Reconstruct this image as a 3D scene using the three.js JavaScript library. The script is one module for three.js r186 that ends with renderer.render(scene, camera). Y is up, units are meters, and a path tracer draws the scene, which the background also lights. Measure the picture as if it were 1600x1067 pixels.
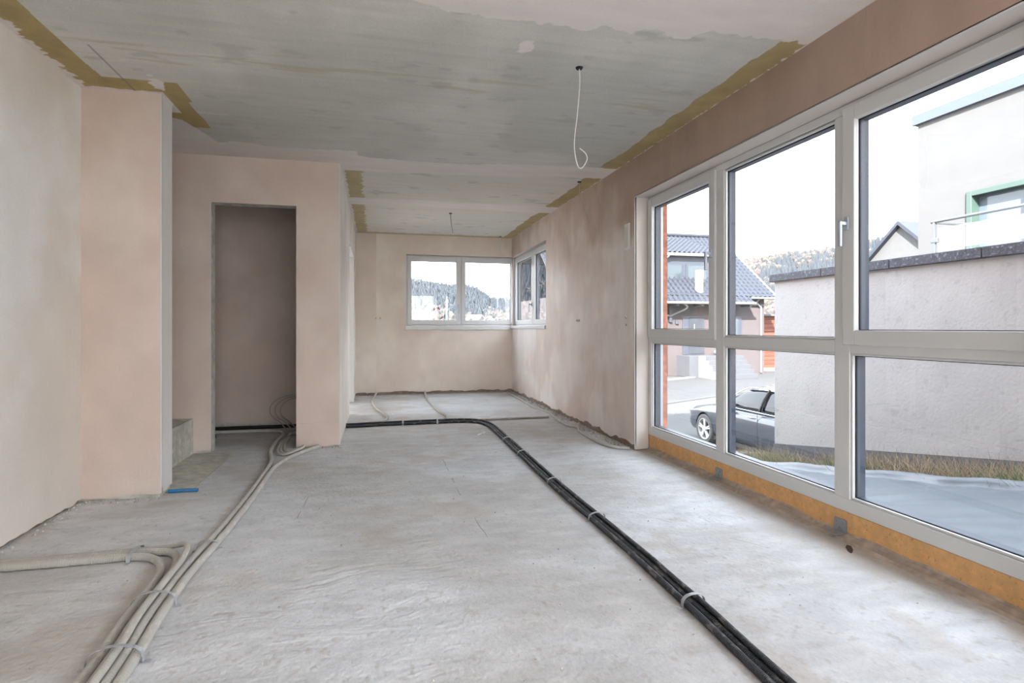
import * as THREE from 'three';
import { RoundedBoxGeometry } from 'three/addons/geometries/RoundedBoxGeometry.js';
import { mergeGeometries, mergeVertices } from 'three/addons/utils/BufferGeometryUtils.js';
import { Brush, Evaluator, SUBTRACTION } from 'three-bvh-csg';

// ---------------------------------------------------------------- camera, sky, sun, exposure
const scene = new THREE.Scene();
const FOCAL = 890, FRAME_W = 1600, FRAME_H = 1067;
const camera = new THREE.PerspectiveCamera(2 * Math.atan(FRAME_H / 2 / FOCAL) * 180 / Math.PI, FRAME_W / FRAME_H, 0.05, 3000);
camera.position.set(0, 1.14, 0);
camera.rotation.y = -Math.atan(212 / FOCAL);
camera.setViewOffset(FRAME_W, FRAME_H, 0, 22.5, FRAME_W, FRAME_H);

const renderer = new THREE.WebGLRenderer({ antialias: true });
renderer.toneMapping = THREE.LinearToneMapping;
renderer.toneMappingExposure = 1.07;
renderer.shadowMap.enabled = true;

const SUN = new THREE.Vector3(-0.5, 0.5, 0.7).normalize();
const SKY_LEVEL = 8.3, SUN_LEVEL = 37.0;
{ // pale hazy sky: white at the horizon, light blue above, a soft glow round the sun
  const W = 512, H = 256, d = new Float32Array(W * H * 4), v = new THREE.Vector3();
  for (let r = 0; r < H; r++) for (let c = 0; c < W; c++) {
    const up = ((r + 0.5) / H - 0.5) * Math.PI, az = ((c + 0.5) / W - 0.5) * 2 * Math.PI;
    v.set(Math.cos(az) * Math.cos(up), Math.sin(up), Math.sin(az) * Math.cos(up));
    const e = Math.max(0, Math.sin(up)), t = Math.pow(e, 0.6);
    const glow = 1.3 * Math.exp((v.dot(SUN) - 1) * 14);
    const o = (r * W + c) * 4;
    d[o] = 1.0 - 0.36 * t + glow; d[o + 1] = 1.01 - 0.24 * t + glow * 0.97; d[o + 2] = 1.02 - 0.08 * t + glow * 0.9; d[o + 3] = 1;
  }
  const sky = new THREE.DataTexture(d, W, H, THREE.RGBAFormat, THREE.FloatType);
  sky.mapping = THREE.EquirectangularReflectionMapping; sky.magFilter = THREE.LinearFilter; sky.needsUpdate = true;
  scene.background = sky; scene.environment = sky;
  scene.backgroundIntensity = SKY_LEVEL; scene.environmentIntensity = SKY_LEVEL;
}
const sun = new THREE.DirectionalLight(new THREE.Color(1, 0.97, 0.93), SUN_LEVEL);
sun.position.copy(SUN).multiplyScalar(60).add(new THREE.Vector3(8, 0, -10)); sun.target.position.set(8, 0, -10);
sun.castShadow = true; sun.shadow.radius = 1.5; sun.shadow.mapSize.set(4096, 4096);
Object.assign(sun.shadow.camera, { left: -45, right: 45, top: 45, bottom: -45, near: 1, far: 160 });
scene.add(sun, sun.target); sun.name = 'sun';

// ---------------------------------------------------------------- helpers
let seed = 12345;
const rnd = () => { seed = (seed * 1664525 + 1013904223) >>> 0; return seed / 4294967296; };
const rr = (a, b) => a + (b - a) * rnd();
const hash = (x, y) => { let h = (Math.imul(x, 374761393) + Math.imul(y, 668265263)) | 0; h = Math.imul(h ^ (h >>> 13), 1274126177); return ((h ^ (h >>> 16)) >>> 0) / 4294967296; };
function noise(x, y, p = 0) { // value noise, period p if given
  const ix = Math.floor(x), iy = Math.floor(y), fx = x - ix, fy = y - iy, s = fx * fx * (3 - 2 * fx), t = fy * fy * (3 - 2 * fy);
  const m = (k) => (p ? ((k % p) + p) % p : k), a = m(ix), b = m(ix + 1), c = m(iy), d = m(iy + 1);
  const h00 = hash(a, c), h10 = hash(b, c), h01 = hash(a, d), h11 = hash(b, d);
  return h00 + (h10 - h00) * s + (h01 - h00) * t + (h00 - h10 - h01 + h11) * s * t;
}
function fbm(x, y, oct = 4, p = 0) { let a = 0.5, v = 0, n = 0; for (let i = 0; i < oct; i++) { v += a * noise(x + i * 17 * (p ? 0 : 1), y, p); n += a; x *= 2; y *= 2; p *= 2; a *= 0.5; } return v / n; }
const sst = (a, b, x) => { const t = Math.min(1, Math.max(0, (x - a) / (b - a))); return t * t * (3 - 2 * t); };
const mixc = (a, b, t) => [a[0] + (b[0] - a[0]) * t, a[1] + (b[1] - a[1]) * t, a[2] + (b[2] - a[2]) * t];

// texture of W x H pixels from f(u, v) -> [r, g, b] in sRGB 0..255
function tex(W, H, f, srgb = true) {
  const d = new Uint8Array(W * H * 4);
  for (let j = 0; j < H; j++) for (let i = 0; i < W; i++) {
    const c = f((i + 0.5) / W, (j + 0.5) / H), o = (j * W + i) * 4;
    if (typeof c === 'number') { d[o] = d[o + 1] = d[o + 2] = Math.max(0, Math.min(255, c * 255)); } else for (let k = 0; k < 3; k++) d[o + k] = Math.max(0, Math.min(255, c[k]));
    d[o + 3] = 255;
  }
  const t = new THREE.DataTexture(d, W, H); t.magFilter = THREE.LinearFilter; t.minFilter = THREE.LinearMipmapLinearFilter; t.generateMipmaps = true;
  t.wrapS = t.wrapT = THREE.RepeatWrapping; if (srgb) t.colorSpace = THREE.SRGBColorSpace; t.needsUpdate = true;
  return t;
}
const std = (color, roughness = 0.8, extra = {}) => new THREE.MeshStandardMaterial({ color, roughness, ...extra });
const counts = new Map();
function numbered(name) { const n = counts.get(name) ?? 0; counts.set(name, n + 1); return n ? name + '_' + String(n).padStart(3, '0') : name; }
function mk(name, geo, mat, parent = scene) {
  const m = new THREE.Mesh(Array.isArray(geo) ? mergeGeometries(geo.map((g) => clean(g))) : geo, mat);
  m.name = parent === scene ? numbered(name) : name; parent.add(m); return m;
}
function clean(g) { const n = g.index ? g.toNonIndexed() : g.clone(); for (const k of Object.keys(n.attributes)) if (!['position', 'normal', 'uv'].includes(k)) n.deleteAttribute(k); return n; }
function grp(name, x = 0, y = 0, z = 0, ry = 0) { const g = new THREE.Group(); g.name = numbered(name); g.position.set(x, y, z); g.rotation.y = ry; scene.add(g); return g; }
function sub(name, parent) { const g = new THREE.Group(); g.name = name; parent.add(g); return g; }
function tag(o, label, category, group, kind) { o.userData.label = label; o.userData.category = category; if (group) o.userData.group = group; if (kind) o.userData.kind = kind; return o; }
// box from corner to corner with a small chamfer; uv in metres
function boxUV(g) {
  const p = g.attributes.position, n = g.attributes.normal, uv = new Float32Array(p.count * 2);
  for (let i = 0; i < p.count; i++) {
    const ax = Math.abs(n.getX(i)), ay = Math.abs(n.getY(i)), az = Math.abs(n.getZ(i));
    if (ay >= ax && ay >= az) { uv[2 * i] = p.getX(i); uv[2 * i + 1] = p.getZ(i); } else if (ax >= az) { uv[2 * i] = p.getZ(i); uv[2 * i + 1] = p.getY(i); } else { uv[2 * i] = p.getX(i); uv[2 * i + 1] = p.getY(i); }
  }
  g.setAttribute('uv', new THREE.BufferAttribute(uv, 2)); return g;
}
function box(x0, x1, y0, y1, z0, z1, r = 0) {
  const w = Math.abs(x1 - x0), h = Math.abs(y1 - y0), d = Math.abs(z1 - z0);
  const g = r > 0 ? new RoundedBoxGeometry(w, h, d, 1, Math.min(r, w / 2.01, h / 2.01, d / 2.01)) : new THREE.BoxGeometry(w, h, d);
  g.translate((x0 + x1) / 2, (y0 + y1) / 2, (z0 + z1) / 2); return boxUV(clean(g));
}
const V3 = (x, y, z) => new THREE.Vector3(x, y, z);
function tube(pts, r, seg = 80, rad = 10, closed = false, tension = 0.5) { // uv.x in metres along the tube
  const c = new THREE.CatmullRomCurve3(pts.map((p) => (p.isVector3 ? p : V3(...p))), closed, 'catmullrom', tension), L = c.getLength();
  const g = new THREE.TubeGeometry(c, seg, r, rad, closed), uv = g.attributes.uv;
  for (let i = 0; i < uv.count; i++) uv.setX(i, uv.getX(i) * L);
  return g;
}
const cyl = (r0, r1, h, n = 16) => new THREE.CylinderGeometry(r0, r1, h, n);

// ---------------------------------------------------------------- materials
const plasterMap = (tone, light, amp, s) => tex(1024, 1024, (u, v) => {
  const a = fbm(u * 5 + s, v * 5, 5, 0) , b = fbm(u * 16, v * 12 + s, 4, 0), g = hash(Math.floor(u * 1024), Math.floor(v * 1024) + s) - 0.5;
  const c = mixc(tone, light, sst(0.42, 0.72, a) * amp), k = 1 + (b - 0.5) * 0.07 + g * 0.025;
  return [c[0] * k, c[1] * k, c[2] * k];
});
const plasterBump = tex(1024, 1024, (u, v) => 0.5 + (fbm(u * 14, v * 20, 4) - 0.5) * 0.6 + (fbm(u * 180, v * 180, 2) - 0.5) * 0.25, false);
const streakBump = tex(1024, 1024, (u, v) => 0.5 + (fbm(u * 26 + 0.8 * fbm(u * 4, v * 3, 2), v * 5, 4) - 0.5) * 0.9 + (fbm(u * 160, v * 160, 2) - 0.5) * 0.15, false);
const rep = (t, m) => { const c = t.clone(); c.repeat.set(1 / m, 1 / m); c.needsUpdate = true; return c; };
const PINK = [214, 195, 183], PALE = [227, 215, 205];
const mPlaster = std(0xffffff, 0.85, { map: rep(plasterMap(PINK, PALE, 0.5, 3), 3.3), bumpMap: rep(plasterBump, 1.7), bumpScale: 0.0025 });
const mPlasterLeft = std(0xffffff, 0.8, { map: rep(plasterMap([229, 220, 210], [242, 240, 237], 0.9, 31), 4.4), bumpMap: rep(plasterBump, 1.7), bumpScale: 0.0025 });
const rightMap = tex(2048, 512, (u, v) => { // drying plaster, pale below; brown tone and painted backlit shade at top and lintel
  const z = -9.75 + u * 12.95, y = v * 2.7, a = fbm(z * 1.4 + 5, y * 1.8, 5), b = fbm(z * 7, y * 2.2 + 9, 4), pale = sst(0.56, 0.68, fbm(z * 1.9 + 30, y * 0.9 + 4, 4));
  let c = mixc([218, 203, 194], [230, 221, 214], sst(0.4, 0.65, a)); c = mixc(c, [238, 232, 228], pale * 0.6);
  const brownShade = (0.5 + 0.5 * sst(-6.6, -4.4, z + (fbm(z * 3, y * 3 + 60, 4) - 0.5) * 2.4)) * sst(0.4, 0.66, fbm(z * 1.7, y * 1.7 + 17, 5) * 0.5 + 0.3 * sst(1.5, 2.45, y) + 0.16 * sst(-8, -4.6, z) - 0.02 + 0.25 * sst(-6, -4.6, z) * sst(2.1, 2.4, y));
  c = mixc(c, [178, 154, 138], brownShade * 0.95); const k = 1 + (b - 0.5) * 0.1; return [c[0] * k, c[1] * k, c[2] * k];
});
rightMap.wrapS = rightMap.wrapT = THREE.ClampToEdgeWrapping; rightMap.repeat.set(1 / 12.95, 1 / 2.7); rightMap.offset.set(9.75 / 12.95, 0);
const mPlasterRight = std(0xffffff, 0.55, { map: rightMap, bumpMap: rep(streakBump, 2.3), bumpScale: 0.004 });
const mPlasterRear = std(0xffffff, 0.8, { map: rep(plasterMap([226, 211, 198], [236, 226, 214], 0.8, 91), 3.1), bumpMap: rep(plasterBump, 1.7), bumpScale: 0.002 });
const mConcreteRaw = std(0xffffff, 0.95, { map: rep(tex(512, 512, (u, v) => { const k = 0.86 + 0.28 * fbm(u * 24, v * 24, 5); return [206 * k, 203 * k, 193 * k]; }), 1.1), bumpMap: rep(plasterBump, 0.5), bumpScale: 0.006 });
const mBrick = std(0xffffff, 0.9, { map: rep(tex(512, 512, (u, v) => { const k = 0.8 + 0.4 * fbm(u * 20, v * 30, 4); return [186 * k, 122 * k, 96 * k]; }), 1) });
const mBlock = std(0xffffff, 0.95, { map: rep(tex(512, 512, (u, v) => { const k = 0.8 + 0.4 * fbm(u * 20, v * 30, 4); return [150 * k, 132 * k, 120 * k]; }), 1), bumpMap: rep(plasterBump, 0.4), bumpScale: 0.008 });
const mWhiteFrame = std(0xd6d5d3, 0.35), mDarkFrame = std(0x3b4352, 0.45), mGasket = std(0x15171a, 0.7);
const mGlass = new THREE.MeshPhysicalMaterial({ color: 0xffffff, roughness: 0, transmission: 1, thickness: 0, ior: 1.45 });
const mAlu = std(0xb9c2cc, 0.4, { metalness: 0.3 });
const mSteel = std(0x9a9da0, 0.45, { metalness: 0.35, bumpMap: rep(plasterBump, 0.2), bumpScale: 0.0006 });
const ribs = tex(16, 4, (u) => 0.5 + 0.5 * Math.sin(u * 2 * Math.PI), false); ribs.repeat.set(1 / 0.007, 1);
const dirtMap = (base, dust, s) => { const t = tex(512, 64, (u, v) => mixc(base, dust, sst(0.52, 0.7, fbm(u * 40 + s, v * 5, 4)) * 0.8)); t.repeat.set(1 / 1.6, 1); return t; };
const mConduitGrey = std(0xffffff, 0.6, { map: dirtMap([196, 192, 184], [214, 209, 200], 1), bumpMap: ribs, bumpScale: 0.0022 });
const mConduitBlack = std(0xffffff, 0.55, { map: dirtMap([42, 45, 50], [128, 122, 118], 5), bumpMap: ribs, bumpScale: 0.0022 });
const mConduitTan = std(0xffffff, 0.6, { map: dirtMap([168, 158, 146], [190, 182, 172], 9), bumpMap: ribs, bumpScale: 0.0022 });
const mCableGrey = std(0xb4aea6, 0.5), mCableWhite = std(0xe4e2de, 0.5), mCableBlack = std(0x1d1e20, 0.6);

// ---------------------------------------------------------------- the room shell
const XL = -1.87, XR = 2.32, ZB = -9.75, ZD = -5.66, XN = -0.337, H = 2.7, ZF = 3.2, XO = 2.65, ZO = -10.08, XW = -3.6;
const struct = (o, label, category) => tag(o, label, category, null, 'structure');

{ // floor: raw concrete, raked surface
  const X0 = -1.9, X1 = 2.45, Z0 = -9.8, Z1 = -0.6, W = 2048, Ht = 2048;
  const at = (u, v) => [X0 + u * (X1 - X0), Z0 + v * (Z1 - Z0)];
  const cracks = [[0.557, -5.1, 0.556, -4.25], [0.556, -4.25, 0.553, -3.7], [0.553, -3.7, 0.585, -3.0], [-0.42, -4.9, -0.46, -3.6], [1.62, -3.1, 2.0, -2.5]];
  const dist = (x, z, [a, b, c, d]) => { const t = Math.min(1, Math.max(0, ((x - a) * (c - a) + (z - b) * (d - b)) / ((c - a) ** 2 + (d - b) ** 2))); return Math.hypot(x - a - t * (c - a), z - b - t * (d - b)); };
  const crackAt = (x, z) => { let m = 1; for (const c of cracks) if (Math.abs(x - c[0]) < 0.6) m = Math.min(m, dist(x + (fbm(x * 9, z * 9, 2) - 0.5) * 0.012, z, c) + 0.004 * sst(0.45, 0.6, noise(x * 20, z * 9))); return 1 - sst(0.0008, 0.004, m) ; };
  const map = tex(W, Ht, (u, v) => {
    const [x, z] = at(u, v), a = fbm(x * 1.3 + 7, z * 1.3, 5), b = fbm(x * 7, z * 15, 4), g = noise(x * 260, z * 190) - 0.5, sp = fbm(x * 34 + 3, z * 34, 3);
    let c = mixc([196, 194, 191], [212, 213, 214], sst(0.35, 0.68, a));
    const k = 1 + (b - 0.5) * 0.16 + g * 0.07; c = [c[0] * k, c[1] * k, c[2] * k];
    c = mixc(c, [176, 168, 158], sst(0.64, 0.8, sp) * 0.35);
    const dirt = sst(0.5, 0.7, fbm(x * 3 + 1, z * 2.2 + 9, 4) + 0.32 * sst(2.1, 2.42, x) - 0.1);
    c = mixc(c, [184, 170, 156], dirt * 0.4);
    return mixc(c, [150, 143, 135], crackAt(x, z) * 0.5);
  });
  const bump = tex(W, Ht, (u, v) => {
    const [x, z] = at(u, v), warp = fbm(x * 2, z * 3, 2) * 0.25, rake = fbm(x * 4 + 5, (z + warp) * 32, 3) - 0.5, amt = 0.35 + sst(0.4, 0.7, fbm(x * 1.1 + 40, z * 1.4, 3));
    return 0.55 + rake * 0.55 * amt + (fbm(x * 60, z * 60, 3) - 0.5) * 0.4 + (fbm(x * 12, z * 14, 3) - 0.5) * 0.35 - crackAt(x, z) * 0.3;
  }, false);
  for (const t of [map, bump]) { t.wrapS = t.wrapT = THREE.MirroredRepeatWrapping; }
  const g = box(XW, XO - 0.1, -0.25, 0, ZO + 0.1, ZF + 0.3), p = g.attributes.position, uv = g.attributes.uv;
  for (let i = 0; i < p.count; i++) uv.setXY(i, (p.getX(i) - X0) / (X1 - X0), (p.getZ(i) - Z0) / (Z1 - Z0));
  struct(mk('floor', g, std(0xffffff, 0.82, { map, bumpMap: bump, bumpScale: 0.009 })), 'raw grey concrete floor slab with raked texture and dust', 'floor');
}

{ // ceiling: grey precast slabs, plastered joints, ochre primer along the edges
  const X0 = -1.9, X1 = 2.4, Z0 = -9.8, Z1 = -0.6;
  const lin = (pts, x) => { if (x <= pts[0][0]) return pts[0][1]; for (let i = 1; i < pts.length; i++) if (x <= pts[i][0]) { const [a, b] = pts[i - 1], [c, d] = pts[i]; return b + (d - b) * (x - a) / (c - a); } return pts[pts.length - 1][1]; };
  const front = [[-1.9, -1.9], [-0.6, -2.35], [0.157, -2.74], [0.35, -2.82], [0.76, -2.81], [1.07, -2.82], [1.15, -2.765], [1.31, -2.79], [1.43, -2.73], [1.56, -2.79], [1.64, -2.79], [1.7, -2.69], [2.09, -2.675], [2.4, -2.68]];
  const s1t = [[-1.9, -4.4], [-1.42, -4.75], [-1.353, -5.0], [-1.3, -5.25], [-1.17, -5.19], [-0.8, -5.29], [-0.17, -5.23], [-0.16, -5.38], [0.3, -5.43], [0.87, -5.42], [1.14, -5.33], [2.05, -5.22], [2.4, -5.24]];
  const s1b = [[-1.9, -6.6], [-0.4, -6.2], [-0.323, -5.89], [0.12, -5.86], [0.89, -5.8], [1.72, -5.76], [1.8, -5.65], [2.4, -5.6]];
  const s2t = [[-0.4, -7.1], [2.4, -7.09]], s2b = [[-0.4, -7.5], [0.3, -7.45], [2.4, -7.48]];
  const map = tex(1024, 2048, (u, v) => {
    const x = X0 + u * (X1 - X0), z = Z0 + v * (Z1 - Z0);
    const rag = (fbm(x * 22, z * 22, 4) - 0.5) * 0.11, ragx = (fbm(x * 14 + 9, z * 30, 4) - 0.5) * 0.13;
    const grain = noise(x * 230, z * 230) - 0.5, a = fbm(x * 1.6, z * 1.1 + 4, 4), brush = fbm(x * 2.2 + 4, z * 26, 3);
    let c = mixc([194, 192, 185], [210, 207, 200], sst(0.3, 0.7, a)); if (z < -5.55) c = mixc(c, [222, 217, 208], 0.75); let k = 1 + (brush - 0.5) * 0.06 + grain * 0.06; c = [c[0] * k, c[1] * k, c[2] * k];
    c = mixc(c, [158, 156, 150], sst(0.66, 0.8, fbm(x * 5 + 30, z * 9, 4)) * 0.3);
    c = mixc(c, [172, 158, 124], sst(0.6, 0.75, fbm(x * 2.2 + 11, z * 24 + 6, 3)) * 0.35 * sst(0.05, 0.25, 0.3 - Math.abs(z + 3.65)));
    // ochre primer
    const ochre = [170, 149, 100]; let o = 0;
    const inR = 2.14 + (fbm(x * 6, z * 6, 3) - 0.5) * 0.07; if (x > inR) o = 0.85;
    if (z > -4.9 && x < -1.24) { const edge = z > -4.04 ? -1.67 : z > -4.36 ? -1.2 : -1.265; if (x < edge + (fbm(x * 4, z * 4, 2) - 0.5) * 0.02) o = 0.95; }
    if (z < -5.6 && x < -0.15 + rag) o = Math.max(o, 0.7);
    if (z < -9.6 + rag) o = Math.max(o, 0.6);
    if (x < -0.4 && z < -4.9) o = 0;
    const ko = 0.92 + 0.18 * fbm(x * 9, z * 9, 3) + grain * 0.05; c = mixc(c, [ochre[0] * ko, ochre[1] * ko, ochre[2] * ko], o);
    // plaster
    let p = 0; const put = (d, w = 0.006) => { p = Math.max(p, sst(-w, w, d)); };
    put(z - lin(front, x) - rag * 0.6);
    put(Math.min(lin(s1t, x) + rag * 0.5 - z, z - lin(s1b, x) + rag * 0.5));
    if (x > -0.5) put(Math.min(lin(s2t, x) + rag * 0.4 - z, z - lin(s2b, x) + rag * 0.4));
    put(x - 2.315 + ragx * 0.45); put(XL + 0.045 - x + ragx * 0.7);
    if (x > -0.4 && z < ZD) put(XN + 0.03 - x + ragx * 0.4);
    if (z > -4.6 && x < -1.38) put(-4.24 + 0.02 - z + rag * 0.3);
    put(0.03 - Math.hypot((x - 0.815) * 0.75, (z + 3.07) * 0.42) + rag * 0.35, 0.004);
    put(0.012 - Math.abs(z + 4.56) + (x < -1.27 || x > -1.06 ? -1 : 0) - 0.006, 0.003);
    put(0.05 - Math.hypot(x + 1.36, (z + 4.06) * 0.6) + rag * 0.9, 0.004);
    const kp = 0.97 + 0.07 * fbm(x * 3, z * 12, 4) + grain * 0.02;
    c = mixc(c, [226 * kp, 218 * kp, 213 * kp], p);
    if (Math.abs(x - 1.55 * -1 + 0) < 0.005 && z > -4.24 && z < -3.6) c = mixc(c, [120, 118, 112], 0.5);
    return c;
  });
  map.wrapS = map.wrapT = THREE.ClampToEdgeWrapping;
  const bump = rep(plasterBump, 1.2);
  const g = box(XW, XO, H, H + 0.25, ZO, ZF + 0.3), p = g.attributes.position, uv = g.attributes.uv;
  g.setAttribute('uv1', new THREE.BufferAttribute(Float32Array.from(uv.array), 2)); bump.channel = 1;
  for (let i = 0; i < p.count; i++) uv.setXY(i, (p.getX(i) - X0) / (X1 - X0), (p.getZ(i) - Z0) / (Z1 - Z0));
  struct(mk('ceiling', g, std(0xffffff, 0.9, { map, bumpMap: bump, bumpScale: 0.003 })), 'grey concrete slab ceiling with plastered joints and ochre primer edges', 'ceiling');
}

// Plaster coat: outline in (along, up), ragged lower edge, holes; laid on the wall by `place`
function coat(name, parent, mat, L, top, holes, place, base = 0.035, jag = 0.03, depth = 0.015, notch = []) {
  const s = new THREE.Shape(), N = Math.ceil(L / 0.05), s0 = Math.floor(L * 977) % 100;
  const low = (x) => { for (const [a, b] of notch) if (x > a - 1e-6 && x < b + 1e-6) return null; return Math.max(0.002, base + (fbm(x * 6 + s0, s0, 4) - 0.5) * 2 * jag + (noise(x * 30, s0) - 0.5) * jag * 0.6); };
  // openings that reach the floor cut the outline itself
  s.moveTo(0, top); s.lineTo(0, low(0) ?? 0.02);
  for (let i = 1; i <= N; i++) {
    const x = L * i / N, x0 = L * (i - 1) / N;
    for (const h of holes) if (h[4] === 'floor') {
      if (x0 < h[0] && x >= h[0]) { s.lineTo(h[0], low(h[0])); s.lineTo(h[0], h[3]); s.lineTo(h[1], h[3]); s.lineTo(h[1], low(h[1])); }
    }
    if (holes.some((h) => h[4] === 'floor' && x > h[0] && x < h[1])) continue;
    s.lineTo(x, low(x) ?? 0.02);
  }
  s.lineTo(L, top); s.closePath();
  for (const h of holes) if (h[4] !== 'floor') { const q = new THREE.Path(); q.moveTo(h[0], h[2]); q.lineTo(h[1], h[2]); q.lineTo(h[1], h[3]); q.lineTo(h[0], h[3]); q.closePath(); s.holes.push(q); }
  const g = new THREE.ExtrudeGeometry(s, { depth, bevelEnabled: false }); g.applyMatrix4(place);
  return mk(name, boxUV(clean(g)), mat, parent);
}
const basis = (o, u, n) => { const m = new THREE.Matrix4(); m.makeBasis(V3(...u), V3(0, 1, 0), V3(...n)); m.setPosition(...o); return m; };

{ // left wall
  const w = struct(grp('wall_left'), 'pale plastered wall left of the pillar', 'wall');
  mk('masonry', box(XL - 0.25, XL - 0.015, 0, H, -4.26, ZF), mBlock, w);
  coat('plaster', w, mPlasterLeft, ZF + 4.26, H, [], basis([XL - 0.015, 0, ZF], [0, 0, -1], [1, 0, 0]), 0.02, 0.018);
}
{ // pillar: end of the stair wall
  const w = struct(grp('wall_pillar'), 'pinkish plastered wall end standing beside the stair recess', 'wall');
  mk('masonry', box(XW, -1.415, 0, H, -4.46, -4.275), mConcreteRaw, w);
  coat('plaster', w, mPlaster, 0.47, H, [], basis([XL, 0, -4.275], [1, 0, 0], [0, 0, 1]), 0.02, 0.015);
  coat('plaster', w, std(0xdfdcd8, 0.8, { bumpMap: mPlaster.bumpMap, bumpScale: 0.002 }), 0.198, H, [], basis([-1.415, 0, -4.262], [0, 0, -1], [1, 0, 0]), 0.03, 0.02);  // side face paler: window light put into its colour
  mk('corner_bead', box(-1.407, -1.398, 0.06, H, -4.268, -4.258, 0.003), mWhiteFrame, w);
}
{ // wall with the door opening
  const w = struct(grp('wall_doorway'), 'pinkish plastered wall with an open door hole', 'wall'), d0 = -1.46, d1 = -0.73, dh = 2.275, zb = -5.8, zf = ZD - 0.015;
  mk('masonry', [box(XW, d0, 0, H, zb, zf), box(d1, XN - 0.015, 0, H, zb, zf), box(d0, d1, dh, H, zb, zf)], mConcreteRaw, w);
  coat('plaster', w, mPlaster, XN - XW, H, [[d0 - XW, d1 - XW, 0, dh, 'floor']], basis([XW, 0, zf], [1, 0, 0], [0, 0, 1]), 0.02, 0.015);
  coat('plaster_repair', w, mPlaster, XN - d1 - 0.006, 0.235, [], basis([d1 + 0.003, 0, ZD], [1, 0, 0], [0, 0, 1]), 0.015, 0.012, 0.006);
  mk('corner_bead', [box(XN - 0.008, XN + 0.001, 0.02, H, ZD - 0.006, ZD + 0.003, 0.003), box(d0 - 0.004, d0 + 0.003, 0.03, dh, ZD - 0.005, ZD + 0.003, 0.002)], mWhiteFrame, w);
}
{ // wall running back from the door wall
  const w = struct(grp('wall_return'), 'white plastered wall running back from the door wall', 'wall'), xf = XN - 0.015, xb = XN - 0.13, a = -8.9, b = -7.65, dh = 2.215;
  mk('masonry', [box(xb, xf, 0, H, a, ZB), box(xb, xf, 0, H, b, -5.8), box(xb, xf, dh, H, a, b)], mConcreteRaw, w);
  coat('plaster', w, mPlasterLeft, -ZB + ZD - 0.003, H, [[b * -1 + ZD - 0.003, a * -1 + ZD - 0.003, 0, dh, 'floor']], basis([xf, 0, ZD - 0.003], [0, 0, -1], [1, 0, 0]), 0.02, 0.015);
  mk('door_lining', [box(xb, XN + 0.012, 0.02, dh, a, a + 0.04, 0.004), box(xb, XN + 0.012, dh - 0.03, dh, a, b, 0.004)], mWhiteFrame, w);
}
{ // small room behind the door opening, and the room behind the return wall
  const w = struct(grp('wall_closet'), 'plastered back wall of the small dark room behind the door opening', 'wall');
  mk('masonry', [box(-2.5, XN - 0.13, 0, H, -7.1, -6.965), box(-2.6, -2.4, 0, H, -7.1, -5.8)], mConcreteRaw, w);
  coat('plaster', w, mPlaster, 2.4 - 0.46, H, [], basis([-2.4, 0, -6.965], [1, 0, 0], [0, 0, 1]), 0.05, 0.03);
  const v = struct(grp('wall_side_room'), 'walls of the side room and stair recess', 'wall');
  mk('plaster', [box(XW - 0.2, XW, 0, H, ZO, -9.55), box(XW - 0.2, XW, 0, 0.1, -9.55, -7.3), box(XW - 0.2, XW, 2.45, H, -9.55, -7.3), box(XW - 0.2, XW, 0, H, -7.3, ZF + 0.3), box(XW, XN - 0.13, 0, H, ZB - 0.2, ZB)], mPlaster, v);
  const wn = struct(grp('window_5'), 'unseen window added to light the side room behind the return wall', 'window');  // out of view, added to brighten the rear of the room
  const ring = (x0, x1, y0, y1, a0, a1, t) => [box(x0, x1, y0, y1, a0, a0 + t), box(x0, x1, y0, y1, a1 - t, a1), box(x0, x1, y0, y0 + t, a0 + t, a1 - t), box(x0, x1, y1 - t, y1, a0 + t, a1 - t)];
  mk('outer_frame', ring(XW - 0.14, XW - 0.06, 0.1, 2.45, -9.55, -7.3, 0.07), mWhiteFrame, wn); mk('pane', box(XW - 0.1, XW - 0.099, 0.17, 2.38, -9.48, -7.37), mGlass, wn);
}
const WX0 = 0.49, WY0 = 1.16, WY1 = 2.365;
{ // back wall with the corner window
  const w = struct(grp('wall_back'), 'pinkish plastered rear wall below and beside the corner window', 'wall'), zf = ZB - 0.015;
  mk('masonry', [box(XN - 0.13, WX0 - 0.012, 0, H, ZO + 0.02, zf), box(WX0 - 0.012, XO, 0, WY0 - 0.012, ZO + 0.02, zf), box(WX0 - 0.012, XO, WY1 + 0.012, H, ZO + 0.02, zf)], mBlock, w);
  mk('reveal', [box(WX0 - 0.012, XO - 0.1, WY1, WY1 + 0.012, ZO + 0.15, zf + 0.014), box(WX0 - 0.012, WX0, WY0, WY1, ZO + 0.15, zf + 0.014)], std(0xd9cfc7, 0.8), w);
  coat('plaster', w, mPlasterRear, XR - XN, H, [[WX0 - XN, XR - XN - 0.0001, WY0, WY1]], basis([XN, 0, zf], [1, 0, 0], [0, 0, 1]), 0.05, 0.03);
}
const BZ0 = -4.85, BZ1 = -1.44, BY0 = 0.148, BY1 = 2.34, CZ = -7.68, SZ0 = -0.9, SZ1 = 2.9;
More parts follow.
